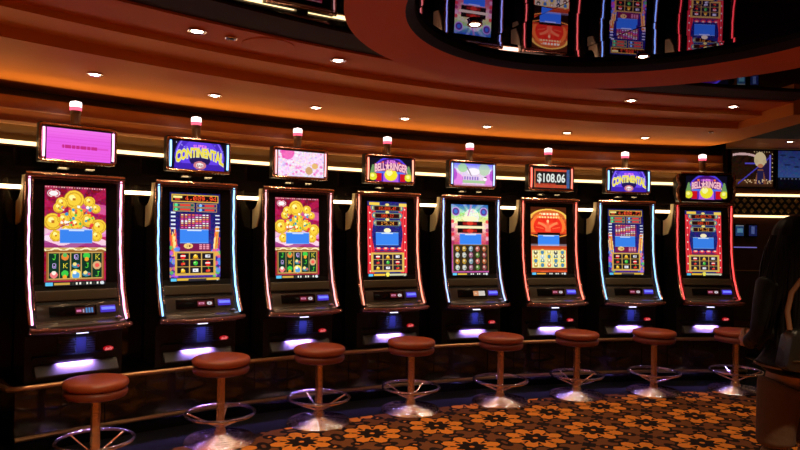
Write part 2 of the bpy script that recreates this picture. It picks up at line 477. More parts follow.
def art_continental(num):
    a = Art(92, 160, (14, 20, 70)); a.vgrad(0, 1, (12, 24, 84), (70, 40, 150)); a.noise(.05, 2)
    for sgn, cu_ in ((-1, 0.1), (1, .9)):
        for k in range(15):
            x = cu_ + sgn * rng.uniform(-.04, .07); top = rng.uniform(.36, .5)
            c = [(250, 190, 60), (240, 110, 40), (250, 235, 160), (230, 70, 60)][k % 4]
            a.put((np.abs(a.U - x - sgn * .28 * (a.V - .62) * -1 * .6) < .013) & (a.V > top) & (a.V < .72), c, .85)
    for k in range(60):
        u = rng.choice([rng.uniform(0, .16), rng.uniform(.84, 1)]); v = rng.uniform(.62, .95)
        a.ell(u, v, rng.uniform(.015, .05), [(235, 90, 130), (90, 210, 90), (190, 90, 220), (80, 140, 235), (245, 160, 70)][k % 5], .8)
    for k in range(10): a.rect(.02 + (k % 2) * .88, .22 + k * .022, .11 + (k % 2) * .88, .235 + k * .022, (220, 225, 240))
    a.rect(.03, .02, .97, .105, (206, 160, 60)); a.rect(.05, .03, .95, .095, (44, 12, 12))
    a.rect(.07, .038, .24, .06, (245, 230, 140)); a.rect(.10, .068, .2, .084, (240, 70, 50)); a.rect(.27, .032, .94, .093, (30, 6, 8)); a.text(num, .62, .062, .056, (255, 84, 44), .96)
    for j, v in enumerate((.12, .17)):
        digits_panel(a, .06, v, .48, v + .045, '', rim=(190, 150, 80), bg=(20, 90, 90)); digits_panel(a, .52, v, .94, v + .045, '', rim=(190, 150, 80), bg=(40, 40, 110))
        a.rect(.2, v + .012, .4, v + .033, (235, 60, 40)); a.rect(.68, v + .012, .88, v + .033, (235, 60, 40)); a.ell(.12, v + .022, .03, (80, 220, 140)); a.ell(.6, v + .022, .03, (120, 190, 250))
    a.rect(.2, .235, .8, .41, (110, 30, 90))
    for j in range(7):
        for i in range(8): a.rect(.22 + i * .071, .243 + j * .024, .265 + i * .071, .257 + j * .024, [(240, 220, 160), (235, 120, 60), (230, 90, 160), (230, 230, 240)][(i // 2 + j) % 4])
    a.blue_notice(.2, .41, .76, .57)
    a.rect(.2, .575, .8, .655, (120, 24, 70)); a.ell(.36, .6, .09, (240, 200, 120), k=3); a.text('BAR', .37, .6, .022, (120, 50, 20), .9)
    for j in range(3):
        for i in range(3): a.rect(.58 + i * .07, .58 + j * .022, .63 + i * .07, .594 + j * .022, (235, 150, 170))
    a.rect(.1, .66, .9, .93, (214, 168, 70)); reels(a, .13, .675, .87, .915, 3, 3, (26, 22, 30), (206, 165, 80), .022, fruit)
    a.rect(.12, .752, .88, .758, (206, 165, 80)); a.rect(.12, .832, .88, .838, (206, 165, 80))
    a.info_bar((230, 200, 60)); a.rect(.14, .962, .98, .99, (220, 175, 60)); a.rect(.36, .966, .72, .987, (60, 50, 60))
    return a
def art_bell(three):
    a = Art(92, 160, (30, 34, 110)); a.noise(.06, 2)
    for sgn in (-1, 1):
        base = 0 if sgn < 0 else 1
        wv = .16 + .05 * np.cos(a.V * 9 - .8)
        m = (a.U < wv) if sgn < 0 else (a.U > 1 - wv)
        fold = (np.sin((a.U + a.V * .12 * sgn) * 95) * .5 + .5)[..., None]
        a.a = np.where(m[..., None] & (a.V > .06)[..., None], (np.array([200, 24, 40]) * (1 - fold) + np.array([240, 70, 76]) * fold) / 255, a.a)
    for k in range(16):
        a.ell((.06 if k % 2 else .95), .1 + k * .055, .018, (250, 230, 210))
    for j, (t, v) in enumerate(zip(three, (.085, .185, .285))):
        w_ = .36 - j * .03
        a.ell(.15 + .03 * j, v, .07, (90, 130, 150)); a.ell(.85 - .03 * j, v, .07, (90, 130, 150)); a.ell(.15 + .03 * j, v, .035, (240, 220, 120)); a.ell(.85 - .03 * j, v, .035, (240, 220, 120))
        a.rect(.5 - w_, v - .038, .5 + w_, v + .042, (120, 130, 110)); a.rect(.5 - w_ + .03, v - .024, .5 + w_ - .03, v + .034, (46, 8, 10))
        a.text(t, .51, v + .005, .048, (250, 76, 36) if j < 2 else (245, 160, 60), .78 - .08 * (j == 0) * 1)
        a.ell(.5, v - .045, .05, (245, 220, 120), k=3)
    a.rect(.04, .01, .3, .05, (240, 200, 70)); a.rect(.8, .02, 1, .06, (240, 205, 90))
    a.ell(.5, .385, .09, (250, 235, 190), k=3)
    a.blue_notice(.21, .41, .78, .58)
    for k in range(4):
        a.ell(.27 + k * .18, .63, .08, (235, 60, 70), k=4.2); a.ell(.27 + k * .18, .622, .04, (250, 210, 190), k=4.2)
    a.rect(.15, .655, .87, .675, (150, 30, 60))
    a.rect(.09, .68, .92, .935, (220, 186, 80)); reels(a, .13, .70, .88, .92, 3, 3, (40, 26, 44), (206, 170, 90), .022, fruit)
    a.rect(.12, .77, .88, .776, (206, 170, 90)); a.rect(.12, .845, .88, .851, (206, 170, 90))
    a.info_bar((230, 190, 60)); a.rect(.15, .962, .44, .99, (240, 190, 60)); a.rect(.56, .962, .98, .99, (200, 200, 160)); a.ell(.5, .97, .05, (240, 230, 90))
    return a
def art_wizard():
    a = Art(92, 160, (180, 80, 150)); a.vgrad(0, .12, (40, 90, 180), (150, 220, 160)); a.vgrad(.12, .26, (160, 220, 120), (240, 225, 150)); a.vgrad(.26, .58, (240, 190, 170), (190, 60, 90))
    a.rays(.5, .14, 9, (240, 250, 220), .35, .08, .6); a.ell(.55, .17, .2, (250, 235, 240), .7); a.noise(.05, 2)
    a.put(np.abs(a.U - .42 - (.2 - a.V) * .6) < .02, (200, 90, 180), .6)
    for u in (.12, .88): a.ell(u, .1, .11, (90, 50, 130)); a.ring(u, .1, .1, .012, (190, 150, 220)); a.ell(u, .1, .05, (60, 110, 200))
    for s_ in (0, 1):
        for k in range(6): a.ell(s_ * .94 + .03, .24 + k * .06, .045, [(230, 40, 60), (240, 180, 200), (160, 40, 90)][k % 3], .8)
    a.ell(.5, .2, .2, (250, 235, 190), k=5)
    for v in (.235, .34): a.rect(.16, v, .84, v + .062, (20, 10, 12)); a.rect(.3, v + .012, .68, v + .05, (150, 24, 20)); a.ell(.5, v + .03, .09, (230, 60, 40), .8, k=3)
    a.rect(.1, .3, .9, .335, (240, 225, 180))
    a.blue_notice(.22, .41, .80, .565)
    a.rect(.03, .565, 1, .94, (120, 90, 50))
    S = [(240, 160, 40), (240, 120, 110), (230, 230, 225), (190, 80, 90), (170, 200, 220), (230, 240, 235), (110, 150, 60), (235, 180, 60), (220, 110, 60), (200, 120, 160)]
    def p(s, u, v, cw, ch, k):
        c = S[(k * 7) % 10]; s.ell(u, v, cw * .30, tuple(x * .8 for x in c), k=1.45); s.ell(u - .01, v - .008, cw * .13, (235, 225, 200), .8); s.ell(u + .02, v + .012, cw * .1, (80, 110, 90), .8)
    reels(a, .06, .58, .97, .93, 5, 4, (46, 36, 26), (62, 48, 30), .01, p)
    a.info_bar((230, 190, 70))
    return a
def art_phoenix():
    a = Art(92, 160, (200, 60, 20)); a.vgrad(0, .4, (120, 40, 10), (235, 80, 30)); a.rays(.48, .3, 15, (245, 120, 60), .5); a.noise(.04, 2)
    m = (((a.U - .5) ** 2 / .25 + ((a.V - .16)) ** 2 / .0145) < 1) & (a.V < .16)
    a.put((a.V < .17) & ~m, (70, 26, 10)); a.put(m, (206, 96, 40))
    a.put(np.abs(np.sqrt(((a.U - .5) / .5) ** 2 + ((a.V - .17) / .135) ** 2) - 1) < .07 * (a.V < .17), (240, 190, 80))
    a.put((np.abs(a.V - .12 - .02 * np.sin(a.U * 40)) < .012) & (a.U > .22) & (a.U < .78), (255, 235, 170))
    a.put((np.abs(a.V - .155 - .008 * np.sin(a.U * 60)) < .010) & (a.U > .12) & (a.U < .88), (245, 205, 110))
    
    a.ell(.48, .27, .49, (246, 120, 50), k=2.6); a.ell(.48, .285, .40, (232, 48, 28), k=2.3); a.rays(.48, .36, 13, (196, 30, 18), .3, .12, .4)
    a.put((np.abs(a.U - .48) < .05 + .03 * np.sin(a.V * 24)) & (a.V > .21) & (a.V < .36), (250, 130, 80), .7)
    for s_ in (-1, 1): a.put((np.abs((a.V - .24) - .35 * (np.abs(a.U - .48) - .2) ** 2 * 2) < .018) & ((a.U - .48) * s_ > 0) & (np.abs(a.U - .48) < .3), (246, 90, 50), .6)
    a.ell(.48, .22, .03, (250, 170, 110), .8)
    for s_ in (-1, 1):
        d = (a.U - .48) * s_
        a.put((d > .04) & (d < .27) & (np.abs(a.V - (.31 - .42 * d + .5 * d * d)) < .022 - .03 * (d - .1)), (252, 138, 84), .85)
        a.put((d > .12) & (d < .34) & (np.abs(a.V - (.33 - .1 * d)) < .008), (250, 120, 70), .6)
    a.ell(.48, .205, .035, (252, 190, 130))
    a.put((np.abs(a.V - .105) < .016) & (a.U > .3) & (a.U < .74) & (np.sin(a.U * 70) > -.5), (255, 236, 190)); a.put((np.abs(a.V - .15) < .014) & (a.U > .2) & (a.U < .8) & (np.sin(a.U * 80) > -.6), (250, 216, 140))
    a.rect(0, .375, 1, .57, (30, 10, 8)); a.rect(0, .375, .18, .4, (200, 60, 30)); a.rect(.82, .375, 1, .4, (200, 60, 30))
    a.put((np.abs(a.V - .41 + .06 * (np.abs(a.U - .5) * 2 - 1)) < .008) & (np.abs(a.U - .5) > .3), (240, 150, 60))
    a.blue_notice(.2, .41, .79, .57)
    a.rect(0, .545, 1, .575, (190, 180, 200), .5); a.vgrad(.575, .625, (170, 50, 20), (220, 90, 40)); a.rect(0, .625, 1, .9, (200, 60, 30))
    S = [(90, 90, 60), (70, 140, 150), (200, 180, 120), (60, 60, 70), (90, 140, 90), (190, 150, 60), (180, 200, 210), (220, 120, 70), (60, 110, 130), (130, 90, 60)]
    def p(s, u, v, cw, ch, k):
        if k % 3 == 1: s.ell(u, v, cw * .42, (240, 215, 90)); s.ell(u, v, cw * .26, (70, 130, 170))
        else: s.ell(u, v, cw * .3, S[k % 10]); s.ell(u, v - .01, cw * .13, (250, 240, 200))
    reels(a, .03, .635, .97, .885, 5, 4, (236, 228, 170), (214, 200, 130), .01, p)
    a.vgrad(.895, .945, (90, 16, 12), (215, 80, 40)); a.info_bar((240, 170, 60))
    return a

def marquee_art(kind):
    a = Art(76, 48, (10, 8, 30))
    if kind == 'pink':
        a.a[:] = np.array([238, 96, 232]) / 255; a.vgrad(0, .3, (246, 120, 236), (240, 100, 232))
        for v in (.12, .22, .3, .42, .5, .7, .8, .88): a.rect(0, v, 1, v + .03, (226, 84, 214), .5)
        for k in range(16): a.rect(.24 + k * .034, .53, .268 + k * .034, .62, (190, 24, 110), .85)
        a.rect(.22, .55, .96, .61, (206, 50, 150), .4)
    elif kind == 'continental':
        a.ell(.5, .55, .47, (70, 40, 190), k=.5); a.ell(.5, .6, .36, (96, 60, 226), k=.5); a.ell(.5, .62, .2, (30, 16, 80), k=.7); a.ring(.5, .56, .44, .012, (140, 110, 250), k=.5)
        for k in range(40): a.ell(rng.uniform(.05, .95), rng.uniform(.05, .6), .006, (200, 200, 250), k=.6)
        a.rect(.02, .8, .98, 1, (60, 30, 170)); a.ell(.5, .84, .12, (200, 120, 130), k=.8); a.ell(.5, .84, .07, (240, 235, 230), k=.8)
    elif kind == 'blossom':
        a.a[:] = np.array([240, 214, 236]) / 255; a.noise(.05, 2)
        for k in range(70):
            a.ell(rng.uniform(0, 1), rng.uniform(0, 1), rng.uniform(.01, .035), [(240, 120, 200), (250, 245, 250), (206, 170, 236), (230, 90, 180)][k % 4], .7, k=.6)
        a.ell(.8, .55, .07, (226, 180, 110), k=.6); a.ell(.67, .75, .08, (206, 160, 110), k=.5); a.ell(.2, .07, .14, (236, 60, 160), .7, k=.5)
    elif kind == 'bell':
        a.a[:] = np.array([10, 8, 26]) / 255; a.ell(.5, .62, .43, (80, 60, 220), k=.62); a.ell(.5, .64, .395, (70, 16, 110), k=.62)
        a.rect(.12, .64, .88, 1, (70, 20, 120)); a.put((a.V > .56) & (a.V < .66) & (np.abs(a.U - .5) < .36), (80, 120, 230))
        a.rect(.3, .66, .7, 1, (176, 90, 220)); a.rect(.15, .64, .27, .97, (200, 16, 30)); a.rect(.73, .64, .85, .97, (200, 16, 30)); a.rect(.27, .64, .31, .97, (60, 40, 170)); a.rect(.69, .64, .73, .97, (60, 40, 170))
        for u in (.07, .93):
            a.put((np.abs(a.U - u) < .02 + (a.V - .3) * .14) & (a.V > .3) & (a.V < .7), (110, 150, 90)); a.ell(u, .8, .095, (220, 214, 40), k=.6); a.ell(u - .01, .76, .045, (245, 245, 140), k=.6)
        a.ell(.5, .7, .155, (236, 222, 40), k=.6); a.ell(.46, .62, .075, (246, 246, 160), k=.6); a.rect(.36, .14, .66, .22, (210, 100, 230), .6); a.ell(.3, .18, .03, (240, 110, 50), k=.7); a.ell(.7, .18, .03, (240, 110, 50), k=.7)
    elif kind == 'lilac':
        a.vgrad(0, .25, (110, 110, 236), (200, 200, 246)); a.vgrad(.25, 1, (226, 214, 232), (226, 190, 226)); a.noise(.03, 2)
        for u in (0, 1): a.ell(u, .75, .24, (226, 90, 216), .6, k=.7); a.ell(u, .5, .08, (170, 60, 200), .8, k=.3)
        a.ell(.22, .2, .12, (160, 214, 150), .8, k=.6); a.ell(.78, .24, .14, (170, 206, 160), .7, k=.5); a.ell(.5, .35, .16, (246, 240, 250), .9, k=1.0)
        a.put((np.abs(a.U - .42 + (.45 - a.V) * .3) < .015) & (a.V > .15) & (a.V < .55), (120, 90, 110), .8); a.rect(.22, .74, .82, .88, (150, 200, 130), .8)
        a.put((a.V > .58) & (a.V < .72) & (a.U > .22) & (a.U < .64) & (np.sin(a.U * 95) > -.2), (120, 90, 190), .8); a.rect(.78, .56, .84, .62, (40, 30, 50)); a.ell(.8, .68, .05, (250, 250, 250), .9, k=.7)
        a.rect(0, .93, 1, 1, (190, 110, 110), .5)
    elif kind == 'jackpot':
        a.a[:] = np.array([22, 14, 18]) / 255
        a.rect(.03, .06, .97, .16, (196, 70, 46)); a.rect(.03, .8, .97, .94, (186, 70, 44)); a.rect(.03, .72, .6, .8, (150, 50, 36)); a.rect(.02, .06, .06, .94, (170, 90, 60)); a.rect(.9, .06, .98, .94, (60, 90, 140)); a.noise(.04, 2)
    return a

# ================================================================ THE ROOM
T0, T1 = -.96, -.045            # the curved wall's ends
b = MB(); b.box(-9, 11, -4, 12, -.1, -.012); structure('floor', b, runner_m)
b = MB(); b.arc(1.5, 9.66, -.012, 0.0, -1.5, 1.2, 120); b.arc(9.66, 9.675, -.012, .003, -1.5, 1.2, 120)
cp = obj('patterned_carpet', b, carpet_m); tag(cp, kind='structure')
b = MB(); b.arc(9.675, 11.5, -.012, -.002, -1.5, 1.2, 120)
tag(obj('floor_border', b, runner_m), kind='structure')

b = MB(); b.arc(RW, RW + .3, 0, 2.262, T0, T1, 90); structure('wall_back', b, wall_black)
b = MB(); b.arc(RW, RW + .3, 2.30, 2.43, T0, T1, 90); b.arc(RW + .28, RW + .4, 2.43, 3.0, T0, T1, 90); structure('wall_recess', b, recess_m)
b = MB(); b.arc(RW - .05, RW + .03, 2.43, 2.645, T0, T1, 90); structure('wall_upper', b, brown_wood, bevel=.004)
b = MB(); b.arc(RW - .07, RW - .045, 2.427, 2.448, T0, T1, 90); b.arc(RW - .06, RW - .045, 2.54, 2.548, T0, T1, 90); structure('trim_1', b, brass)
b = MB(); b.arc(RW - .055, RW + .05, 2.262, 2.272, T0, T1, 90); structure('trim_2', b, dark_wood)
b = MB(); b.arc(RW - .05, RW - .005, 1.925, 1.935, T0, T1, 90); structure('trim_3', b, brass)
# led strips, one length between neighbouring joints
strip_low = glow('lower warm led strip', (1.0, .66, .32), 11)
def strip(r_0, r_1, z0, z1, t0, t1, name='led_strip', m=strip_m):
    b = MB(); b.arc(r_0, r_1, z0, z1, t0, t1, 60)
    return obj(name, b, m)
s = strip(RW - .05, RW - .012, 2.272, 2.304, T0, T1); tag(s, 'upper warm white light strip running along the curved wall behind the marquees', 'light strip')
s = strip(RW - .035, RW - .008, 1.935, 1.965, T0, T1, m=strip_low); tag(s, 'lower warm white light strip on the black wall behind the cabinet tops', 'light strip')
# added upward area lamps in front of the upper strip, brightening the ceiling steps
for k in range(12):
    t = T0 + (T1 - T0) * (k + .5) / 12; p = pol(RW - .10, t, 2.36)
    l = area('added_ceiling_wash', p, 1.8, (1.0, .66, .32), .78, .02, (-.05 * math.sin(t), -.05 * math.cos(t), 1)); l.rotation_euler = (PI, 0, -t)
# end of the wall, right of the last machine
b = MB(); b.plan([(pol(RW, T1).x, pol(RW, T1).y), (pol(RW + .4, T1).x, pol(RW + .4, T1).y), (pol(RW + .4, T1 + .006).x, pol(RW + .4, T1 + .006).y), (pol(RW, T1 + .006).x, pol(RW, T1 + .006).y)], 0, 3.0)
structure('wall_end', b, black_satin)

# plinth with its two rails
P0, P1, RP = -.772, -.035, 10.2
b = MB(); b.arc(RP + .012, RW, 0, .488, P0, P1, 80); structure('plinth', b, wall_black)
def rail_pts(r, z, t0, t1, n, wob=.0):
    return [pol(r + wob * math.sin(i * 2.1), t0 + (t1 - t0) * i / n, z) for i in range(n + 1)]
b = MB(); b.tube([pol(RP + .2, P0 - .006, .478)] + [pol(RP + .03, P0 - .004, .478)] + rail_pts(RP - .002, .478, P0, P1, 80), .021, 10); structure('trim_4', b, brass)
b = MB(); b.tube(rail_pts(RP + .0, .112, P0, P1, 80), .017, 8); structure('trim_5', b, brass)
b = MB()
for i in range(1, 24):
    t = P0 + (P1 - P0) * i / 24; b.arc(RP + .002, RP + .014, .125, .462, t - .0008, t + .0008, 1)
structure('trim_6', b, wall_black)

# ceiling: steps that rise towards the round ring
E1_, E2_, E3_, E4_ = RW + .4, 9.34, 8.97, 8.53
ZA, ZM, ZB, ZC = 2.76, 2.83, 2.87, 3.0
TE = -.062
b = MB(); b.arc(E2_, E1_, ZA, ZA + .3, -1.25, -.102, 90)
p_ = [pol(E2_, -.102), pol(E1_, -.102), pol(E1_, -.088), Vector((3.72, 8.2, 0)), Vector((3.86, 7.55, 0)), Vector((3.84, 5.9, 0)), pol(E4_, -.08), pol(E4_, -.102)]
b.plan([(q.x, q.y) for q in p_], ZA, ZA + .24)
structure('ceiling_soffit', b, orange_paint, bevel=0)
b = MB(); b.arc(E3_, E2_ + .01, ZM, ZM + .2, -1.25, -.102, 90); structure('ceiling_step', b, orange_paint)
b = MB(); b.arc(E4_, E3_ + .01, ZB, ZB + .13, -1.25, -.102, 90); structure('ceiling_inner_soffit', b, red_paint)
b = MB(); b.arc(8.2, E4_ + .01, 2.885, 2.98, -1.25, -.102, 90); structure('ceiling_border', b, matte_dark)
b = MB(); b.arc(.01, 8.2, 2.9, 2.95, -1.7, 1.0, 90); structure('ceiling_black_mirror', b, mirror_dark)
b = MB(); b.box(-9, 9.5, -3.5, 8.85, ZC + .0, ZC + .05); structure('ceiling_upper', b, matte_black)
b = MB(); b.box(2.0, 9.5, 8.85, 9.86, ZC, ZC + .05); structure('ceiling_far', b, orange_paint)
# round ring with a mirror set inside it
def circ(cx, cy, r, n=72, t0=0): return [(cx + r * math.cos(t0 + 2 * PI * i / n), cy + r * math.sin(t0 + 2 * PI * i / n)) for i in range(n)]
n = 96
b = MB(); i0 = circ(1.22, 3.35, 1.165, n); i1 = circ(1.24, 3.37, 1.23, n); o0 = circ(1.29, 3.45, 1.60, n)
vs = [(x, y, 2.88) for x, y in i0] + [(x, y, 2.815) for x, y in i0] + [(x, y, 2.79) for x, y in i1] + [(x, y, 2.78) for x, y in o0] + [(x, y, 2.898) for x, y in o0]
fs = []; mi = []
for k in range(4):
    for i in range(n):
        q = (i + 1) % n; fs.append((k * n + i, k * n + q, (k + 1) * n + q, (k + 1) * n + i)); mi.append(1 if k == 0 or k == 1 else 0)
o = len(b.v); b.v += vs; b.f += fs; b.mi += mi
ring = obj('ceiling_ring', b, [red_paint, matte_black], smooth=40); tag(ring, kind='structure')
# mirror tiles, each hung at its own slight tilt
A_ = math.radians(25.5); e1 = Vector((math.cos(A_), math.sin(A_))); e2 = Vector((-math.sin(A_), math.cos(A_)))
b = MB()
og = Vector((.80, 3.46)); S = .635
import itertools
for i, j in itertools.product(range(-3, 4), range(-3, 4)):
    poly = [og + e1 * (S * (i + a_)) + e2 * (S * (j + c_)) for a_, c_ in ((.006, .006), (.994, .006), (.994, .994), (.006, .994))]
    # clip against the ring's inner circle by sampling
    cen = Vector((1.22, 3.35)); R_ = 1.163
    N_ = 48; pts = [(cen.x + R_ * math.cos(2 * PI * k / N_), cen.y + R_ * math.sin(2 * PI * k / N_)) for k in range(N_)]
    cl = [Vector(p) for p in pts]
    for k in range(4):
        a_, c_ = poly[k], poly[(k + 1) % 4]; nn = Vector((-(c_ - a_).y, (c_ - a_).x)); out = []
        for m_ in range(len(cl)):
            p, q = cl[m_], cl[(m_ + 1) % len(cl)]; dp, dq = nn.dot(p - a_), nn.dot(q - a_)
            if dp >= 0: out.append(p)
            if dp * dq < 0: out.append(p + (q - p) * (dp / (dp - dq)))
        cl = out
        if not cl: break
    if len(cl) < 3: continue
    cc = sum(cl, Vector((0, 0))) / len(cl); tx, ty = rng.uniform(-.006, .006), rng.uniform(-.006, .006)
    zf = lambda p: 2.848 + tx * (p.x - cc.x) + ty * (p.y - cc.y)
    m_ = len(cl); o = len(b.v)
    b.v += [(p.x, p.y, zf(p)) for p in cl] + [(p.x, p.y, 2.865) for p in cl]
    b.f += [tuple(o + k for k in range(m_)), tuple(o + m_ + k for k in range(m_))] + [(o + k, o + (k + 1) % m_, o + m_ + (k + 1) % m_, o + m_ + k) for k in range(m_)]; b.mi += [0] * (m_ + 2)
structure('ceiling_mirror', b, mirror_m, smooth=0)
b = MB(); b.plan(circ(1.22, 3.35, 1.163, 64), 2.868, 2.88); structure('ceiling_mirror_backing', b, black_satin)

# downlights
def downlight(name, x, y, z, label, power=14, size=1.0, lit=True, group=None):
    root = empty(name, (x, y, z)); tag(root, label, 'ceiling light', group)
    b = MB(); b.lathe([(.052 * size, -.001), (.058 * size, -.012), (.05 * size, -.016), (.036 * size, -.010), (.034 * size, -.001)], 24); obj('trim_ring', b, chrome, root)
    b = MB(); b.lathe([(.034 * size, -.003), (.030 * size, -.012), (.012 * size, -.018), (.001, -.019)], 20); obj('glass', b, lamp_m if lit else black_gloss, root)
    if lit: spot('spot_beam', (x, y, z - .045), power, size=105, radius=.04)
    return root
names = ['above the pink marquee at the far left', 'above the blue lettered marquee second from left', 'above the pale blossom marquee', 'above the gap left of the lilac marquee',
         'just left above the red dollar amount marquee', 'just left above the smaller far blue lettered marquee']
for (x, y), l in zip(((-2.219, 4.704), (-1.543, 5.376), (-.768, 5.829), (.032, 6.32), (.88, 6.715), (1.783, 7.025)), names):
    downlight('downlight', x, y, ZA, 'lit downlight in outer orange soffit ' + l, 20, group='downlights in the outer soffit')
for (x, y), l in zip(((-1.266, 4.001), (-.459, 4.629), (2.051, 5.839), (3.065, 6.034)),
                     ('bright downlight in upper red brown step, beside the small dark fitting', 'downlight in upper red brown step, nearest left of the round ring', 'downlight in upper step below right of the round mirror', 'downlight in upper step furthest right, near where the step ends')):
    downlight('downlight', x, y, ZB, 'lit ' + l, 34, group='downlights in the upper step')
downlight('downlight', 2.723, 7.292, ZA, 'lit downlight in outer orange soffit, rightmost of that row, above the far CONTINENTAL marquee', 20, group='downlights in the outer soffit')
downlight('downlight', 0.408, 3.704, 2.845, 'bright downlight set in the left half of the round ceiling mirror', 10, .8, group='downlights in the round mirror')
downlight('downlight', 1.589, 4.307, 2.845, 'bright downlight set near the lower right rim of the round ceiling mirror', 10, .8, group='downlights in the round mirror')
downlight('downlight', -1.092, 4.136, ZB, 'small dark unlit ceiling fitting just right of a bright downlight', 0, .7, False)
downlight('sprinkler_head', 3.243, 6.836, ZA, 'tiny dim sprinkler fitting at the right end of the ceiling steps', 0, .5, False)['category'] = 'sprinkler'
downlight('downlight', 5.377, 9.026, ZC, 'lit downlight at the far right above the wall displays', 8)
b = MB(); b.lathe([(.17, 0), (.17, -.006), (.15, -.008), (.001, -.008)], 40)
o = obj('ceiling_speaker', b, red_paint, loc=(-.891, 4.304, ZB)); tag(o, 'flat round speaker plate painted like the upper ceiling step', 'speaker')
# extra downlights added out of view over the open floor, as fill
for k, (x, y) in enumerate(((-.9, 2.6), (2.3, 1.9), (.6, 1.0), (1.6, .6), (-1.9, 1.4), (.35, 2.2))):
    downlight('downlight', x, y, 2.9, ['left', 'right', 'middle', 'right rear', 'far left', 'near'][k] + ' added fill downlight above the patterned carpet in the open floor', 170)

# ================================================================ FAR RIGHT END OF THE ROOM
FY = 9.9
b = MB(); b.box(3.2, 9.5, FY, FY + .2, 0, ZC); structure('wall_right', b, dark_wood)
b = MB(); b.box(3.6, 9.0, FY - .03, FY, 2.285, 2.318); obj_ = obj('led_strip', b, strip_m); tag(obj_, 'upper warm light strip on the far right wall below the displays', 'light strip')
b = MB(); b.box(3.6, 9.0, FY - .03, FY, 1.965, 1.995); obj_ = obj('led_strip', b, strip_m); tag(obj_, 'lower warm light strip on the far right wall under the diamond lattice', 'light strip')
b = MB(); b.box(3.6, 9.0, FY - .02, FY, 2.33, 2.40); structure('trim_7', b, brown_wood)
lat = empty('lattice_panel', (5.9, FY - .012, 2.01)); tag(lat, 'dark panel with gold diamond lattice between two light strips at far right', 'wall panel')
b = MB(); b.box(-2.2, 2.6, -.002, .01, 0, .27); obj('backing', b, wall_black, lat)
gold_leaf = mat('gold leaf', srgb(196, 160, 96), .4, .3, var=(7, .6))
b = MB()
for j in range(3):
    for i in range(42):
        x = -2.15 + i * .112 + (j % 2) * .056; z = .055 + j * .075; q = .034
        b.face_xz([(x - q, z), (x, z - q), (x + q, z), (x, z + q)], -.014, -.002)
obj('diamonds', b, gold_leaf, lat)
# displays on that wall
def wall_display(name, x0, x1, z0, z1, art, label, cat='display', es=.6):
    root = empty(name, ((x0 + x1) / 2, FY - .06, (z0 + z1) / 2)); tag(root, label, cat)
    W_, H_ = x1 - x0, z1 - z0
    b = MB(); b.box(-W_ / 2 - .02, W_ / 2 + .02, .0, .06, -H_ / 2 - .02, H_ / 2 + .02); obj('frame', b, black_gloss, root, bevel=.004)
    link('screen', screen_mesh('screen', art, W_, H_), artmat('wall screen %g' % es, es), root, (0, -.013, 0))
    return root
a = Art(84, 74, (40, 20, 10)); a.noise(.03, 2); a.vgrad(.0, .1, (20, 10, 6), (50, 26, 12)); a.vgrad(.8, 1, (110, 66, 34), (50, 26, 16))
a.put((np.abs(a.V - (.10 + .55 * (a.U - .26) ** 2)) < .03) & (a.U > .02) & (a.U < .6), (235, 190, 190)); a.rect(0, .2, .62, 1, (40, 20, 10), 0); a.put((a.V > .16) & (a.V < .36) & (np.abs(np.sin(a.U * 16 + a.V * 9)) < .3) & (a.U < .5), (10, 6, 6))
a.put((a.U > .62) & (a.U < .95) & (a.V > 1.0 - 1.15 * (a.U - .3) - .18) & (a.V < .82), (40, 24, 70)); a.put((np.abs(a.V - (.95 - .95 * (a.U - .12))) < .02) & (a.U > .15) & (a.U < .95), (80, 70, 200))
a.put((np.abs(a.U - .93) < .018) & (a.V > .12) & (a.V < .82), (120, 110, 240)); a.put((np.abs(a.V - .36) < .018) & (a.U > .32) & (a.U < .62), (90, 80, 210))
a.put((a.V > .52) & (a.V < .92) & (np.abs(a.U - .7) < .06 + .22 * (a.V - .5)), (150, 90, 60)); a.put((a.V > .55) & (a.V < .92) & (np.abs(a.U - .7) < .075), (40, 34, 80))
a.ell(.7, .38, .085, (200, 130, 90), k=1.15); a.ell(.69, .25, .145, (230, 205, 160), k=.7); a.ell(.7, .42, .07, (206, 130, 92), k=1.3); a.ell(.6, .3, .05, (220, 195, 150)); a.ell(.8, .3, .05, (220, 195, 150))
for k in range(30): a.ell(rng.uniform(.3, .95), rng.uniform(.8, .9), .014, (240, 200, 150))
for k in range(7): a.ell(.985, .1 + k * .12, .012, (240, 210, 160)); a.ell(.55 + k * .06, .04, .01, (240, 210, 160))
wall_display('wall_display', 4.98, 5.60, 2.42, 2.97, a, 'lit picture of a light haired person in dark dress on the far right wall', es=.6)
a = Art(84, 74, (60, 90, 190)); a.vgrad(0, .7, (60, 84, 170), (90, 130, 230)); a.vgrad(.7, 1, (16, 20, 50), (8, 8, 20)); a.noise(.03, 3)
for k in range(9): a.ell(.1 + .1 * k, .12 + .05 * ((k * 5) % 9), .07, (36, 50, 110), .8, k=3)
for k in range(12): a.rect(.05 + k * .08, .72, .08 + k * .08, .76, (190, 200, 240), .7)
wall_display('wall_display', 5.68, 6.38, 2.40, 2.97, a, 'blue lit screen at right edge of photo on the far wall', es=.24)
a = Art(30, 30, (50, 90, 150)); a.vgrad(0, .12, (190, 190, 180), (90, 120, 170)); a.rect(.2, .3, .9, .7, (120, 190, 220)); a.noise(.05, 2)
wall_display('screen_reflection', 5.05, 5.17, 1.68, 1.84, a, 'small glowing panel for a pale blue screen reflection below the lattice, the left of two', es=.35)  # this panel and the next stand in for screen reflections in the wall
a = Art(30, 30, (40, 50, 120)); a.rect(.3, .1, .7, .8, (120, 140, 220)); a.noise(.05, 2)
wall_display('screen_reflection', 5.25, 5.37, 1.68, 1.84, a, 'small glowing panel for a violet blue screen reflection below the lattice, the right of two', es=.3)
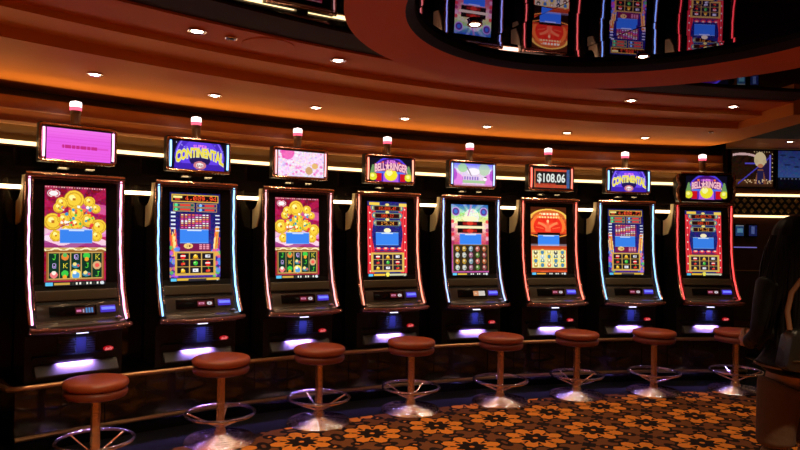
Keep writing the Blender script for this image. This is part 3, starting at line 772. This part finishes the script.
b = MB(); b.box(4.9, 5.4, FY - .02, FY, 1.50, 1.515); structure('reflection_line', b, glow('violet reflection glow', (.3, .25, .9), .5))  # thin glowing bar painted in for a blue reflection on the dark wall
b = MB(); b.box(3.9, 6.5, FY - .03, FY, 1.15, 1.165); structure('trim_9', b, brass)
# low counter with a rail by the far wall
ct = empty('low_counter', (5.6, FY - .35, 0)); tag(ct, 'low dark counter with copper front rail by the far right wall', 'counter')
b = MB(); b.box(-1.2, 2.2, -.25, .34, 0, .40); obj('body', b, dark_wood, ct)
b = MB(); b.box(-1.22, 2.2, -.30, -.25, .33, .38); obj('rail', b, brass, ct, bevel=.01)

# ================================================================ SLOT MACHINES
ZBASE = .49
def Z(z): return z - ZBASE
PROF = [(2.04, .0), (1.75, .0), (1.5, .008), (1.36, .026), (1.2, .06), (1.1, .095), (1.0, .14), (.94, .18)]
def dfront(z):
    z = max(.94, min(2.04, z))
    for (za, da), (zb, db) in zip(PROF, PROF[1:]):
        if za >= z >= zb:
            t = (za - z) / (za - zb); return da + (db - da) * t
    return PROF[-1][1]
CACHE = {}
def shared(key, fn):
    if key not in CACHE: CACHE[key] = fn()
    return CACHE[key]
def part(key, fn, mats, parent, smooth=35, bevel=0.0, loc=None, name=None):
    me = shared(key, lambda: fn().mesh(key, smooth, bevel))
    return link(name or key, me, mats, parent, loc)
zz = [2.03 - i * (2.03 - .94) / 24 for i in range(25)]

def m_cabinet():
    back = [(.28, Z(.50))] + [(.28, Z(1.84))] + [(.28 - .18 * math.sin(a), Z(1.84 + .19 * (1 - math.cos(a)))) for a in [PI / 2 * k / 6 for k in range(1, 7)]]
    front = [(-dfront(z) + .02, Z(z - (.0 if z > 1 else 0))) for z in zz]
    prof = back + front + [(-.15, Z(.90)), (-.05, Z(.84)), (-.05, Z(.50))]
    return MB().prism(prof, -.345, .345)
def m_side(sx):  # cream piece shaped to end where the lower strip's light fades out
    back = [(.284, Z(1.66)), (.284, Z(1.84))] + [(.284 - .18 * math.sin(a), Z(1.842 + .19 * (1 - math.cos(a)))) for a in [PI / 2 * k / 6 for k in range(1, 7)]]
    prof = back + [(.04, Z(2.03)), (.05, Z(1.92)), (.09, Z(1.78)), (.16, Z(1.68))]
    return MB().prism(prof, sx * .346, sx * .356)
def m_frame():
    b = MB()
    for sx in (-1, 1):
        b.tube([(sx * .347, -dfront(z) - .002, Z(z)) for z in zz], .011, 8)
        b.tube([(sx * .300, -dfront(z) + .006, Z(z)) for z in zz if z > 1.0], .006, 6)
    b.tube([(x, -.004 - .012 * (1 - (x / .35) ** 2), Z(2.035)) for x in [-.352 + .704 * k / 12 for k in range(13)]], .021, 10)
    b.tube([(x, -.01, Z(2.005)) for x in (-.335, .335)], .006, 6)
    return b
def m_glass():
    b = MB(); n_ = 12
    pts = [(-(dfront(2.005)) + .012, Z(2.005)), (-dfront(1.2) + .022, Z(1.19)), (-dfront(1.2) + .05, Z(1.19)), (.03, Z(2.005))]
    return b.prism(pts, -.298, .298)
def m_neon(sx):
    b = MB()
    pts = [(sx * (.327 + .002 * math.sin(i * 1.9)), -dfront(z) - .006, Z(z)) for i, z in enumerate(zz)]
    return b.tube(pts, .007, 8)
def m_bar():
    b = MB(); y = lambda z: -dfront(z)
    return b.prism([(y(1.17) + .005, Z(1.172)), (y(1.17) - .012, Z(1.165)), (y(1.10) - .0, Z(1.10)), (y(1.09) + .02, Z(1.088)), (y(1.17) + .03, Z(1.12))], -.29, .29)
def m_deckback():
    b = MB(); return b.prism([(-.105, Z(1.072)), (-.118, Z(1.07)), (-.156, Z(.952)), (-.13, Z(.945))], -.292, .292)
def m_deck():
    b = MB(); return b.prism([(-.14, Z(.958)), (-.155, Z(.957)), (-.238, Z(.924)), (-.242, Z(.89)), (-.14, Z(.89))], -.31, .31)
def m_lip():
    pts = [(x, -.232 - .022 * (1 - (x / .35) ** 2), Z(.905 - .012 * (1 - (x / .35) ** 2))) for x in [-.352 + .704 * k / 20 for k in range(21)]]
    return MB().tube(pts, .017, 12).tube([(x, y + .03, z - .016) for x, y, z in pts], .013, 10)
def m_slot_panel():
    b = MB(); return b.prism([(-.112, Z(1.06)), (-.127, Z(1.058)), (-.155, Z(.985)), (-.14, Z(.98))], -.21, .12)
def m_button():
    b = MB(); return b.prism([(-.115, Z(1.048)), (-.133, Z(1.046)), (-.153, Z(.998)), (-.135, Z(.994))], .148, .260)
def m_reader():
    b = MB(); return b.prism([(-.126, Z(1.032)), (-.137, Z(1.03)), (-.146, Z(1.005)), (-.138, Z(1.0))], -.175, -.09)
def m_bcore():
    return MB().prism([(-.136, Z(1.036)), (-.147, Z(1.035)), (-.153, Z(1.017)), (-.140, Z(1.016))], .155, .252)
def m_dot():
    b = MB(); b.lathe([(.022, 0), (.022, .006), (.014, .012), (.001, .013)], 16, (.265, -.185, Z(.955))); return b
def m_louver(side):
    b = MB(); x0, x1 = ((-.125, -.004) if side < 0 else (.078, .14))
    b.box(x0, x1, -.056, -.045, Z(.655), Z(.815))
    for k in range(8):
        z = .805 - k * .018
        b.prism([(-.054, Z(z)), (-.078, Z(z - .007)), (-.078, Z(z - .010)), (-.054, Z(z - .010))], x0, x1)
    return b
def m_column(): return MB().prism([(-.05, Z(.82)), (-.066, Z(.81)), (-.058, Z(.665)), (-.05, Z(.66))], .0, .072)
def m_basebox():
    b = MB(); b.box(-.34, .34, -.052, .26, Z(.495), Z(.66)); b.prism([(-.05, Z(.690)), (-.088, Z(.684)), (-.088, Z(.655)), (-.084, Z(.655)), (-.082, Z(.668)), (-.05, Z(.668))], -.3, .3); return b
def m_slab(): return MB().prism([(-.05, Z(.625)), (-.068, Z(.622)), (-.125, Z(.552)), (-.125, Z(.540)), (-.05, Z(.540))], -.285, .30)
def m_badge():
    pts = [(.238 + .038 * math.cos(a), Z(.70) + .019 * math.sin(a)) for a in [2 * PI * k / 24 for k in range(24)]]
    return MB().face_xz(pts, -.072, -.05)
def m_badge_text():
    t, f = text_verts('Bally', .030, .0006, lambda x, z: (x * 1.0 + z * .25 + .238, z + Z(.70) + x * .12)); b = MB()
    b.add([(x, -.0735, z) for x, z in t], f); return b
def m_led(): return MB().box(-.008, .074, -.108, -.09, Z(.840), Z(.847))
# marquee on top
MZ0, MZ1 = 2.135, 2.425
def m_topper_box():
    b = MB(); b.box(-.272, .272, -.03, .08, Z(MZ0), Z(MZ1 + .008)); b.prism([(-.036, Z(MZ1 - .03)), (-.02, Z(MZ1 + .012)), (.05, Z(MZ1 + .012)), (.0, Z(MZ1 - .03))], -.2, .2); return b
def m_topper_frame():
    b = MB(); r = .012
    c = [(-.268, Z(MZ0 + .01)), (.268, Z(MZ0 + .01)), (.268, Z(MZ1 - .01)), (-.268, Z(MZ1 - .01))]
    pts = []
    for k, (x, z) in enumerate(c):
        cx, cz = x - .022 * (1 if x > 0 else -1), z + .022 * (1 if k < 2 else -1)
        a0 = [PI, 1.5 * PI, 0, .5 * PI][k]
        for q in range(5):
            a = a0 + PI / 2 * q / 4; pts.append((cx + .022 * math.cos(a), -.034, cz + .022 * math.sin(a)))
    return b.tube(pts, r, 8, closed=True)
def m_topper_light(sx):
    return MB().tube([(sx * .248, -.04 - .006 * math.sin(PI * k / 6), Z(MZ0 + .035 + (MZ1 - MZ0 - .07) * k / 6)) for k in range(7)], .008, 8)
def m_bracket():
    b = MB(); b.box(-.06, .06, 0, .06, Z(2.045), Z(MZ0)); b.prism([(-.01, Z(MZ0)), (.07, Z(MZ0)), (.06, Z(2.09)), (.0, Z(2.10))], -.13, .13)
    b.tube([(-.10, -.03, Z(2.10)), (-.08, -.035, Z(2.125)), (-.03, -.035, Z(2.13))], .006, 6); return b
def m_glitter():
    b = MB()
    for k in range(16): b.box(-.2 + k * .025, -.2 + k * .025 + .014, -.036, -.026, Z(MZ0 - .012), Z(MZ0 - .002))
    return b
def m_neck(): return MB().lathe([(.038, Z(MZ1)), (.040, Z(MZ1 + .01)), (.035, Z(MZ1 + .02)), (.036, Z(2.52)), (.040, Z(2.525)), (.040, Z(2.545))], 20, (-.016, .02, 0))
def m_lens_low(): return MB().lathe([(.041, Z(2.545)), (.043, Z(2.55)), (.043, Z(2.572))], 20, (-.016, .02, 0))
def m_lens_top(): return MB().lathe([(.043, Z(2.572)), (.043, Z(2.606)), (.038, Z(2.614)), (.02, Z(2.618)), (.004, Z(2.624))], 20, (-.016, .02, 0))

candle_white = glow('beacon white lens', (1.0, .78, .74), 2.6)
candle_pink = glow('beacon pink lens', (1.0, .12, .2), 1.6)
neck_m = mat('smoked beacon neck', srgb(120, 96, 70), .3, .3)
def neon(name, c, s): return glow('neon ' + name, c, s)
NEONS = {'pink': neon('pink', (1.0, .42, .72), 3.2), 'blue': neon('blue', (.25, .55, 1.0), 3.0), 'rose': neon('rose', (1.0, .42, .45), 2.0), 'peach': neon('peach', (1.0, .30, .20), 2.2),
         'ice': neon('ice', (.42, .55, 1.0), 2.0), 'coral': neon('coral', (1.0, .17, .12), 2.4), 'sky': neon('sky', (.28, .56, 1.0), 2.2), 'red': neon('red', (1.0, .07, .07), 2.0)}
blue_btn = glow('blue button', (.10, .05, .9), .55)
blue_btn_core = glow('blue button core', (.12, .16, 1.0), 1.6)
led_cool = glow('cool led', (.75, .75, 1.0), 2.2)
red_badge = glow('red oval sign', (.9, .01, .02), .45); badge_script = glow('pale red lettering', (1.0, .25, .25), .9)
red_reader = glow('red card reader light', (1.0, .05, .03), .35)
ticket_red = glow('pink ticket panel', (.75, .10, .12), .8)
ticket_pale = glow('pale note panel', (1.0, .82, .7), .75)
louver_m = mat('grey violet louvre plastic', (.05, .045, .05), .3)
blue_glass = mat('blue tinted metal', srgb(60, 60, 90), .3, .4)
slab_m = mat('brushed silver plate', (.055, .047, .045), .42, spec=.3)
deck_m = mat('warm grey deck', (.16, .135, .11), .16, .6)

ART = {}
def art_for(k):
    if k not in ART:
        ART[k] = {'coins': art_coins, 'cont1': lambda: art_continental('4,009.94'), 'cont2': lambda: art_continental('4,008.72'), 'bell1': lambda: art_bell(('$2,080.47', '608.17', '175.24')),
                  'bell2': lambda: art_bell(('$2,085.30', '608.17', '175.38')), 'wizard': art_wizard, 'phoenix': art_phoenix}[k]()
    return ART[k]
def marquee_mesh(kind, W_, H_):
    a = marquee_art(kind); ex = []
    if kind == 'continental':
        def warp(x, z):
            q = (x / (W_ * .46)); k = .9 + .3 * q * q
            return x, z * k + .026 - .058 * q * q
        t, f = text_verts('CONTINENTAL', .074, .006, lambda x, z: warp(x * .80, z * 1.55)); ex.append((t, f, (214, 214, 190), .0012))
        t, f = text_verts('CONTINENTAL', .074, .003, lambda x, z: warp(x * .80, z * 1.5)); ex.append((t, f, (232, 214, 40), .0024))
        t, f = text_verts('SUPER', .04, .0008, lambda x, z: (x * 1.1, z + .080 - 1.6 * x * x)); ex.append((t, f, (240, 120, 240), .0024))
        t, f = text_verts('BAR', .03, .0006, lambda x, z: (x, z - .085)); ex.append((t, f, (130, 30, 60), .0024))
    elif kind == 'bell':
        def warp(x, z):
            q = x / (W_ * .46); return x, z * (.95 + .1 * q * q) + .034 - .034 * q * q
        t, f = text_verts('BELL\u2605RINGER', .072, .005, lambda x, z: warp(x * .78, z * 1.5)); ex.append((t, f, (206, 60, 130), .0012))
        t, f = text_verts('BELL\u2605RINGER', .072, .0022, lambda x, z: warp(x * .78, z * 1.45)); ex.append((t, f, (236, 196, 200), .0024))
        t, f = text_verts('SUPER', .032, .0008, lambda x, z: (x * 1.1, z + .088 - 1.2 * x * x)); ex.append((t, f, (240, 130, 240), .0024))
    elif kind == 'jackpot':
        t, f = text_verts('$108.06', .115, .003, lambda x, z: (x * .93 - .01, z * 1.15)); ex.append((t, f, (214, 220, 214), .0024))
    return screen_mesh('marquee_screen', a, W_, H_, ex)

def slot_machine(i, neon_key, art_key, marq, label, ticket=0, sc_es=1.15, mq_es=1.1):
    th = TH[i]; p = pol(RM, th, ZBASE)
    root = empty('slot_machine', p, -th)
    tag(root, label, 'slot machine', 'slot machines along the curved wall')
    part('cabinet', m_cabinet, black_satin, root)
    for sx in (-1, 1): part('lit_side%d' % sx, lambda: m_side(sx), side_lit, root, name='lit_side')
    part('front_frame', m_frame, copper, root)
    g = part('screen_glass', m_glass, black_gloss, root)
    for sx in (-1, 1): part('neon_tube%d' % sx, lambda: m_neon(sx), NEONS[neon_key], root, name='neon_tube')
    # the tall display, leaning with the glass
    za, zb = 1.957, 1.20; da = dfront(2.005) - .012 + .003; db = dfront(1.2) - .022 + .003
    t_ = (2.005 - (za + zb) / 2) / (2.005 - 1.19); dmid = (dfront(2.005) - .012) * (1 - t_) + (dfront(1.2) - .022) * t_
    me = shared('screen ' + art_key, lambda: screen_mesh('screen', art_for(art_key), .437, .757))
    s_ = link('screen', me, artmat('slot screen %g' % sc_es, sc_es), root, (-.020 if i else -.008, -dmid - .016, Z((za + zb) / 2)))
    s_.rotation_euler = (-math.atan2((dfront(1.2) - .022) - (dfront(2.005) - .012), .815), 0, 0)
    part('trim_bar', m_bar, silver_bar, root, bevel=.003)
    dk = part('button_deck', m_deck, deck_m, root, bevel=.004)
    db_ = part('deck_panel', m_deckback, deck_m, root, bevel=.003)
    part('slot_panel', m_slot_panel, black_gloss, db_, bevel=.002)
    part('card_reader', m_reader, red_reader, db_, bevel=.002)
    tk = link('ticket_display', shared('ticket%d' % ticket, lambda: screen_mesh('ticket_display', ticket_art(ticket), .135, .052)), artmat('ticket display', .75), db_, (.035, -.1475, Z(1.02)))
    tk.rotation_euler = (-math.atan2(.028, .073), 0, 0)
    bt = part('spin_button', m_button, blue_btn, db_, bevel=.006); part('button_window', m_bcore, blue_btn_core, bt, bevel=.003)
    part('round_button', m_dot, chrome, dk)
    part('front_lip', m_lip, copper_spark, root)
    bs = part('base', m_basebox, black_satin, root)
    for sx in (-1, 1): part('louver_grille%d' % sx, lambda: m_louver(sx), louver_m, bs, name='louver_grille')
    part('service_strip', m_column, blue_glass, bs)
    part('glow_plate', m_slab, slab_m, bs, bevel=.003)
    bd = part('oval_badge', m_badge, red_badge, bs, bevel=.004)
    part('badge_lettering', m_badge_text, badge_script, bd)
    part('led_lamp', m_led, led_cool, bs)
    L1 = area('under_lip_lamp', (.033, -.112, Z(.834)), .42, (.16, .2, 1.0), .09, .02, (0, .3, -1), root, 90)
    L2 = area('base_lamp', (.0, -.074, Z(.664)), 6.0, (.42, .26, 1.0), .24, .012, (0, -.1, -1), root, 104)
    # marquee
    if marq == 'bell8':
        W_, H_ = .46, .275; tp = empty('topper', (0, 0, 0)); tp.parent = root
        b = MB(); b.face_xz([(-.30, Z(2.06)), (.30, Z(2.06)), (.335, Z(2.16)), (.335, Z(2.32)), (.30, Z(2.39)), (-.30, Z(2.39)), (-.335, Z(2.32)), (-.335, Z(2.16))], -.03, .1); obj('housing', b, black_satin, tp, bevel=.012)
        b = MB()
        for sx in (-1, 1):
            b.tube([(sx * .335, -.03, Z(2.38)), (sx * .345, -.035, Z(2.32)), (sx * .325, -.05, Z(2.25)), (sx * .35, -.04, Z(2.19)), (sx * .335, -.03, Z(2.1)), (sx * .30, -.03, Z(2.06))], .018, 8)
        b.tube([(x, -.034, Z(2.39)) for x in (-.3, .3)], .014, 8); obj('bracket_trim', b, copper, tp)
        me = marquee_mesh('bell', .50, .275)
        link('marquee_screen', me, artmat('marquee %g' % mq_es, mq_es), tp, (0, -.044, Z(2.225)))
    else:
        tp = part('topper_housing', m_topper_box, black_satin, root, bevel=.01)
        part('topper_frame', m_topper_frame, copper, tp)
        for sx in (-1, 1): part('topper_light%d' % sx, lambda: m_topper_light(sx), NEONS[neon_key], tp, name='topper_light')
        me = shared('marquee ' + marq, lambda: marquee_mesh(marq, .46, .235))
        link('marquee_screen', me, artmat('marquee %g' % mq_es, mq_es), tp, (0, -.044, Z((MZ0 + MZ1) / 2 - .006)))
        part('bracket', m_bracket, black_gloss, tp)
        part('glitter_row', m_glitter, chrome, tp)
    dz = 0 if marq != 'bell8' else -.0
    nk = part('beacon_neck', m_neck, neck_m, root)
    part('beacon_band', m_lens_low, candle_pink, nk); part('beacon_lens', m_lens_top, candle_white, nk)
    return root
slot_machine(0, 'pink', 'coins', 'pink', 'largest nearest slot machine at far left with plain pink marquee and pink neon', ticket=2, sc_es=1.1, mq_es=1.0)
slot_machine(1, 'blue', 'cont1', 'continental', 'blue neon slot machine with CONTINENTAL marquee, second from left')
slot_machine(2, 'rose', 'coins', 'blossom', 'slot machine with pale pink blossom marquee above yellow coin screen')
slot_machine(3, 'peach', 'bell1', 'bell', 'orange neon slot machine with BELL RINGER marquee, fourth from left')
slot_machine(4, 'ice', 'wizard', 'lilac', 'slot machine with lilac purple marquee and pale rainbow screen', ticket=1)
slot_machine(5, 'coral', 'phoenix', 'jackpot', 'slot machine with $108.06 marquee and orange phoenix screen')
slot_machine(6, 'sky', 'cont2', 'continental', 'smaller far blue neon slot machine with CONTINENTAL marquee, seventh from left', sc_es=1.0)
slot_machine(7, 'red', 'bell2', 'bell8', 'rightmost red neon slot machine with wide BELL RINGER marquee', sc_es=.95, mq_es=1.0)

# ================================================================ STOOLS
def m_seat():
    R_ = .222; pr = [(.02, .553), (R_ - .03, .553)]
    for k in range(9):
        a = -PI / 2 + PI * k / 8; pr.append((R_ - .028 + .028 * math.cos(a), .585 + .031 * math.sin(a)))
    pr += [(R_ - .06, .6215), (R_ - .12, .6245), (.02, .625)]
    return MB().lathe(pr, 48)
def m_seat_low():
    R_ = .218; pr = [(.02, .488), (R_ - .045, .488)]
    for k in range(7):
        a = -PI / 2 + PI * k / 6; pr.append((R_ - .028 + .026 * math.cos(a), .521 + .031 * math.sin(a)))
    pr += [(.02, .554)]
    return MB().lathe(pr, 48)
def m_pole():
    return MB().lathe([(.045, .045), (.045, .08), (.032, .115), (.031, .50), (.05, .51), (.10, .528)], 12, amp=.06, k=6)
def m_ring():
    return MB().tube([(.262 * math.cos(2 * PI * k / 48), .262 * math.sin(2 * PI * k / 48), .216) for k in range(48)], .0125, 8, closed=True)
def m_spoke(k):
    a = PI / 4 + PI / 2 * k
    return MB().tube([(.03 * math.cos(a), .03 * math.sin(a), .115), (.13 * math.cos(a), .13 * math.sin(a), .155), (.256 * math.cos(a), .256 * math.sin(a), .21)], .008, 6)
def m_base():
    pr = [(.272, 0), (.274, .008), (.268, .014)]
    r, z = .268, .014
    for k in range(6):
        pr.append((r - .007, z + .012)); pr.append((r - .012, z + .0135)); pr.append((r - .034, z + .005)); r -= .036; z += .0055
    pr.append((.045, z + .01))
    return MB().lathe(pr, 48)
MESH = {'seat': m_seat().mesh('seat'), 'cushion_band': m_seat_low().mesh('cushion_band'), 'pole': m_pole().mesh('pole', 0), 'foot_ring': m_ring().mesh('foot_ring'), 'base': m_base().mesh('base', 50)}
SPK = [m_spoke(k).mesh('spoke') for k in range(4)]
seats = [(-2.05, 4.46), (-1.377, 5.115), (-.675, 5.643), (.124, 6.081), (1.01, 6.432), (1.838, 6.73), (2.708, 6.927), (3.645, 7.066)]
where = ['at the far left, largest, in front of the pink marquee machine', 'second from left, before the nearer CONTINENTAL machine', 'before the blossom marquee machine, third from left', 'before the fourth machine from left, with BELL RINGER marquee',
         'before the lilac marquee machine', 'before the $108.06 marquee machine', 'before the far CONTINENTAL machine, second from right', 'rightmost, partly hidden behind the dark standing person']
proto = None
for k, (x, y) in enumerate(seats):
    root = empty('bar_stool', (x, y, 0), .35 + k * .5)
    tag(root, 'round brown leather stool ' + where[k], 'stool', 'leather stools in front of the machines')
    if k == 0: root.scale = (.94, .94, .94)
    bs = link('base', MESH['base'], chrome_pink, root)
    pl = link('pole', MESH['pole'], bronze, root)
    link('seat', MESH['seat'], leather, root, (0, 0, .04)); link('cushion_band', MESH['cushion_band'], leather_edge, root, (0, 0, .04))
    fr = link('foot_ring', MESH['foot_ring'], chrome_pink, root)
    for q in range(4): link('spoke', SPK[q], chrome_pink, fr)

# ================================================================ THE PERSON AT THE RIGHT EDGE
def skin_mesh(name, joints, bones, sub=2):
    me = bpy.data.meshes.new(name); me.from_pydata([j[:3] for j in joints], bones, [])
    o = bpy.data.objects.new(name, me); COL.objects.link(o)
    md = o.modifiers.new('skin', 'SKIN'); md.use_smooth_shade = True; md.branch_smoothing = .4
    for v, j in zip(me.skin_vertices[0].data, joints):
        r = j[3]; v.radius = (r, r) if not isinstance(r, tuple) else r
        v.use_root = False
    me.skin_vertices[0].data[0].use_root = True
    sb = o.modifiers.new('sub', 'SUBSURF'); sb.levels = sub; sb.render_levels = sub
    bpy.context.view_layer.update()
    out = bpy.data.meshes.new_from_object(o.evaluated_get(bpy.context.evaluated_depsgraph_get())); out.name = name
    for p in out.polygons: p.use_smooth = True
    bpy.data.objects.remove(o); bpy.data.meshes.remove(me)
    return out
def person():
    J = []; Bn = []
    def j(x, y, z, r, parent=None):
        J.append((x, y, z, r)); k = len(J) - 1
        if parent is not None: Bn.append((parent, k))
        return k
    pel = j(0, 0, .94, .125); wa = j(0, .01, 1.10, .108, pel); ch_ = j(0, 0, 1.28, .125, wa); nb = j(0, -.005, 1.43, .085, ch_)
    nk = j(0, .005, 1.50, .052, nb); jaw = j(0, .03, 1.575, .066, nk); hd = j(0, .02, 1.655, .088, jaw); tp = j(0, .01, 1.725, .072, hd)
    for s_ in (-1, 1):
        hip = j(s_ * .09, 0, .86, .098, pel); th_ = j(s_ * .10, .005, .68, .082, hip); kn = j(s_ * .105, .02, .49, .058, th_); cf = j(s_ * .108, -.012, .34, .056, kn)
        an = j(s_ * .11, -.02, .10, .038, cf); he = j(s_ * .11, -.01, .045, .040, an); ft = j(s_ * .12, .10, .035, .036, he); to = j(s_ * .125, .18, .028, .026, ft)
        sh = j(s_ * .165, 0, 1.395, .062, nb)
        el = j(s_ * .245, -.045, 1.13, .043, sh) if s_ > 0 else j(s_ * .222, -.03, 1.14, .043, sh)
        wr = j(s_ * .262, .04, .90, .028, el) if s_ > 0 else j(s_ * .165, .17, 1.06, .028, el)
        d = Vector((s_ * .02, .05, -.09)).normalized() if s_ > 0 else Vector((.2, .75, .30)).normalized()
        w0 = Vector(J[wr][:3]); side = Vector((0, 1, .3)).normalized() if s_ > 0 else Vector((.1, -.4, .9)).normalized()
        curl = Vector((-s_, .1, 0)) if s_ > 0 else Vector((.9, .1, -.3))
        pm = w0 + d * .045; palm = j(*pm, .026, wr)
        for q, (off, ln) in enumerate(((-.024, .062), (-.008, .072), (.009, .068), (.025, .053))):
            k0 = j(*(pm + side * off + d * .038), .0105, palm)
            k1 = j(*(pm + side * off * 1.1 + d * (.038 + ln * .5) + curl * .012), .0092, k0)
            k2 = j(*(pm + side * off * 1.1 + d * (.038 + ln * .75) + curl * .034), .008, k1)
        t0 = j(*(pm - side * .032 + d * .0), .011, palm); t1 = j(*(pm - side * .05 + d * .028 + curl * .012), .0095, t0)
    return skin_mesh('body', J, Bn, 2)
skin_m = mat('skin', srgb(176, 118, 88), .5, bump=(80, .05))
hair_m = mat('dark brown hair', srgb(14, 9, 7), .5, spec=.15)
jacket_m = mat('black leather jacket', (.004, .0035, .003), .5, bump=(35, .3), spec=.15)
trouser_m = mat('brown beige trousers', srgb(84, 60, 44), .85, bump=(30, .5), var=(14, .1))
boot_m = mat('light tan boots', srgb(118, 92, 56), .7, bump=(30, .3), var=(9, .1))
tan_m = mat('tan leather strap', srgb(96, 54, 24), .6, spec=.2)
PX, PY = 2.13, 3.5
pr_ = empty('person', (PX, PY, 0), .12)
tag(pr_, 'person seen from behind with long dark hair, black jacket, brown trousers and tan boots', 'person')
bd_ = link('body', person(), skin_m, pr_)
# head details
b = MB(); b.tube([(0, .095, 1.665), (0, .118, 1.63), (0, .125, 1.612), (0, .108, 1.602)], [.008, .011, .013, .008], 8); obj('nose', b, skin_m, bd_)
for s_ in (-1, 1):
    b = MB(); b.lathe([(.001, -.012), (.008, -.009), (.012, 0), (.008, .009), (.001, .012)], 12, (s_ * .032, .096, 1.658)); obj('eye', b, mat('eye white', (.7, .68, .66), .2), bd_)
    b = MB(); b.tube([(s_ * .088, .0, 1.675), (s_ * .097, -.012, 1.665), (s_ * .096, -.012, 1.64), (s_ * .086, .004, 1.622)], [.006, .009, .008, .005], 8); obj('ear', b, skin_m, bd_)
b = MB(); b.tube([(-.026, .094, 1.582), (0, .103, 1.580), (.026, .094, 1.582)], [.004, .008, .004], 8, flat=.7); obj('mouth', b, mat('lips', srgb(150, 70, 62), .45), bd_)
# hair: a cap over the skull falling in locks past the shoulders
b = MB(); vs = []; fs = []; nA, nZ = 40, 22
for jz in range(nZ):
    t = jz / (nZ - 1)
    for ia in range(nA):
        a = math.radians(-215 + 250 * ia / (nA - 1)) if True else 0      # open towards the face
        if t < .3:
            q = t / .3; rr = .116 * math.sin(q * PI / 2); z = 1.655 + .118 * math.cos(q * PI / 2); cy = .012
        else:
            q = (t - .3) / .7; rr = .116 + .105 * q ** .8; z = 1.655 - .56 * q; cy = .012 - .03 * q
        lock = 1 + (.045 * math.sin(a * 13 + 2 * t) + .03 * math.sin(a * 29)) * min(1, t * 2)
        if t > .93: z += .035 * math.sin(a * 11)
        x = rr * lock * math.cos(a) * (1 + .12 * t); y = cy + rr * lock * math.sin(a) * (1 - .22 * t)
        vs.append((x, y, z))
for jz in range(nZ - 1):
    for ia in range(nA - 1): fs.append((jz * nA + ia, jz * nA + ia + 1, (jz + 1) * nA + ia + 1, (jz + 1) * nA + ia))
b.add(vs, fs); me = b.mesh('hair', 60)
hr = link('hair', me, hair_m, bd_)
sm = hr.modifiers.new('thick', 'SOLIDIFY'); sm.thickness = .022; sm.offset = -1
b = MB()
for k in range(34):
    a = math.radians(-200 + 220 * k / 33) ; r1 = .118; ph = rng.uniform(-.06, .06)
    pts = []
    for q in range(7):
        u = q / 6; rr = .112 + .112 * u ** .8 + .008 * math.sin(u * 7 + k)
        pts.append((rr * math.cos(a + ph * u) * (1 + .12 * u), .012 - .03 * u + rr * math.sin(a + ph * u) * (1 - .2 * u), 1.66 - (.50 + .05 * math.sin(k * 3.1)) * u))
    b.tube(pts, [.013, .014, .014, .013, .011, .008, .003], 6)
obj('hair_locks', b, hair_m, hr)
# clothes
def skin_cloth(name, J, Bn, m, parent, sub=2): return link(name, skin_mesh(name, J, Bn, sub), m, parent)
jk = [(0, 0, 1.10, .150), (0, .0, 1.28, .158), (0, -.005, 1.42, .105), (0, 0, 1.50, .068), (0, 0, .98, .175), (0, 0, .905, .19)]
jb = [(0, 1), (1, 2), (2, 3), (0, 4), (4, 5)]
for s_ in (-1, 1):
    o = len(jk)
    jk += [(s_ * .17, 0, 1.395, .078), (s_ * .250, -.045, 1.14, .062) if s_ > 0 else (s_ * .224, -.03, 1.145, .056), (s_ * .264, .035, .925, .045) if s_ > 0 else (s_ * .17, .155, 1.06, .042)]
    jb += [(2, o), (o, o + 1), (o + 1, o + 2)]
jc = skin_cloth('jacket', jk, jb, jacket_m, pr_)
b = MB(); b.tube([(.197 * math.cos(2 * PI * k / 36) * 1.02, .19 * math.sin(2 * PI * k / 36), .972) for k in range(36)], .006, 6, closed=True); obj('zip_line', b, mat('dull brass zip', (.3, .22, .14), .35, 1.0), jc)
tj = [(0, 0, .95, .135)]; tb = []
for s_ in (-1, 1):
    o = len(tj); tj += [(s_ * .095, 0, .85, .122), (s_ * .105, .005, .70, .108), (s_ * .11, .012, .60, .098), (s_ * .11, .01, .565, .102), (s_ * .11, .008, .535, .09)]
    tb += [(0, o), (o, o + 1), (o + 1, o + 2), (o + 2, o + 3), (o + 3, o + 4)]
skin_cloth('trousers', tj, tb, trouser_m, pr_)
for s_ in (-1, 1):
    skin_cloth('boot', [(s_ * .11, .0, .34, .078), (s_ * .11, .01, .56, .086), (s_ * .11, -.012, .14, .056), (s_ * .11, -.01, .055, .054), (s_ * .12, .11, .046, .046), (s_ * .126, .195, .038, .034)], [(0, 1), (0, 2), (2, 3), (3, 4), (4, 5)], boot_m, pr_)
# handbag at the left hip, held on a tan strap across the back
hb = empty('handbag', (PX - .10, PY - .285, 1.0), .05)
tag(hb, 'black leather handbag with brass zip hanging against the standing person at right', 'handbag')
b = MB(); b.face_xz([(-.16, .02), (-.13, 0), (.15, 0), (.18, .02), (.165, .17), (.14, .20), (-.10, .20), (-.13, .17)], -.05, .05); obj('bag_body', b, mat('black handbag leather', (.012, .011, .010), .28, bump=(25, .35)), hb, bevel=.02)
b = MB(); b.tube([(-.13, -.056, .055), (0, -.06, .05), (.16, -.056, .05)], .0035, 6); obj('zip', b, mat('dull brass zip', (.3, .22, .14), .35, 1.0), hb)
b = MB(); b.tube([(-.11, 0, .195), (-.09, .05, .28), (-.04, .095, .37), (.03, .12, .44), (.09, .15, .49)], .007, 8, flat=1.8); obj('strap', b, tan_m, hb)
b = MB(); b.lathe([(.001, -.03), (.014, -.026), (.02, -.01), (.02, .01), (.014, .026), (.001, .03)], 10, (.13, -.058, .13)); obj('clasp', b, mat('dull gold clasp', (.35, .27, .15), .3, 1.0), hb)
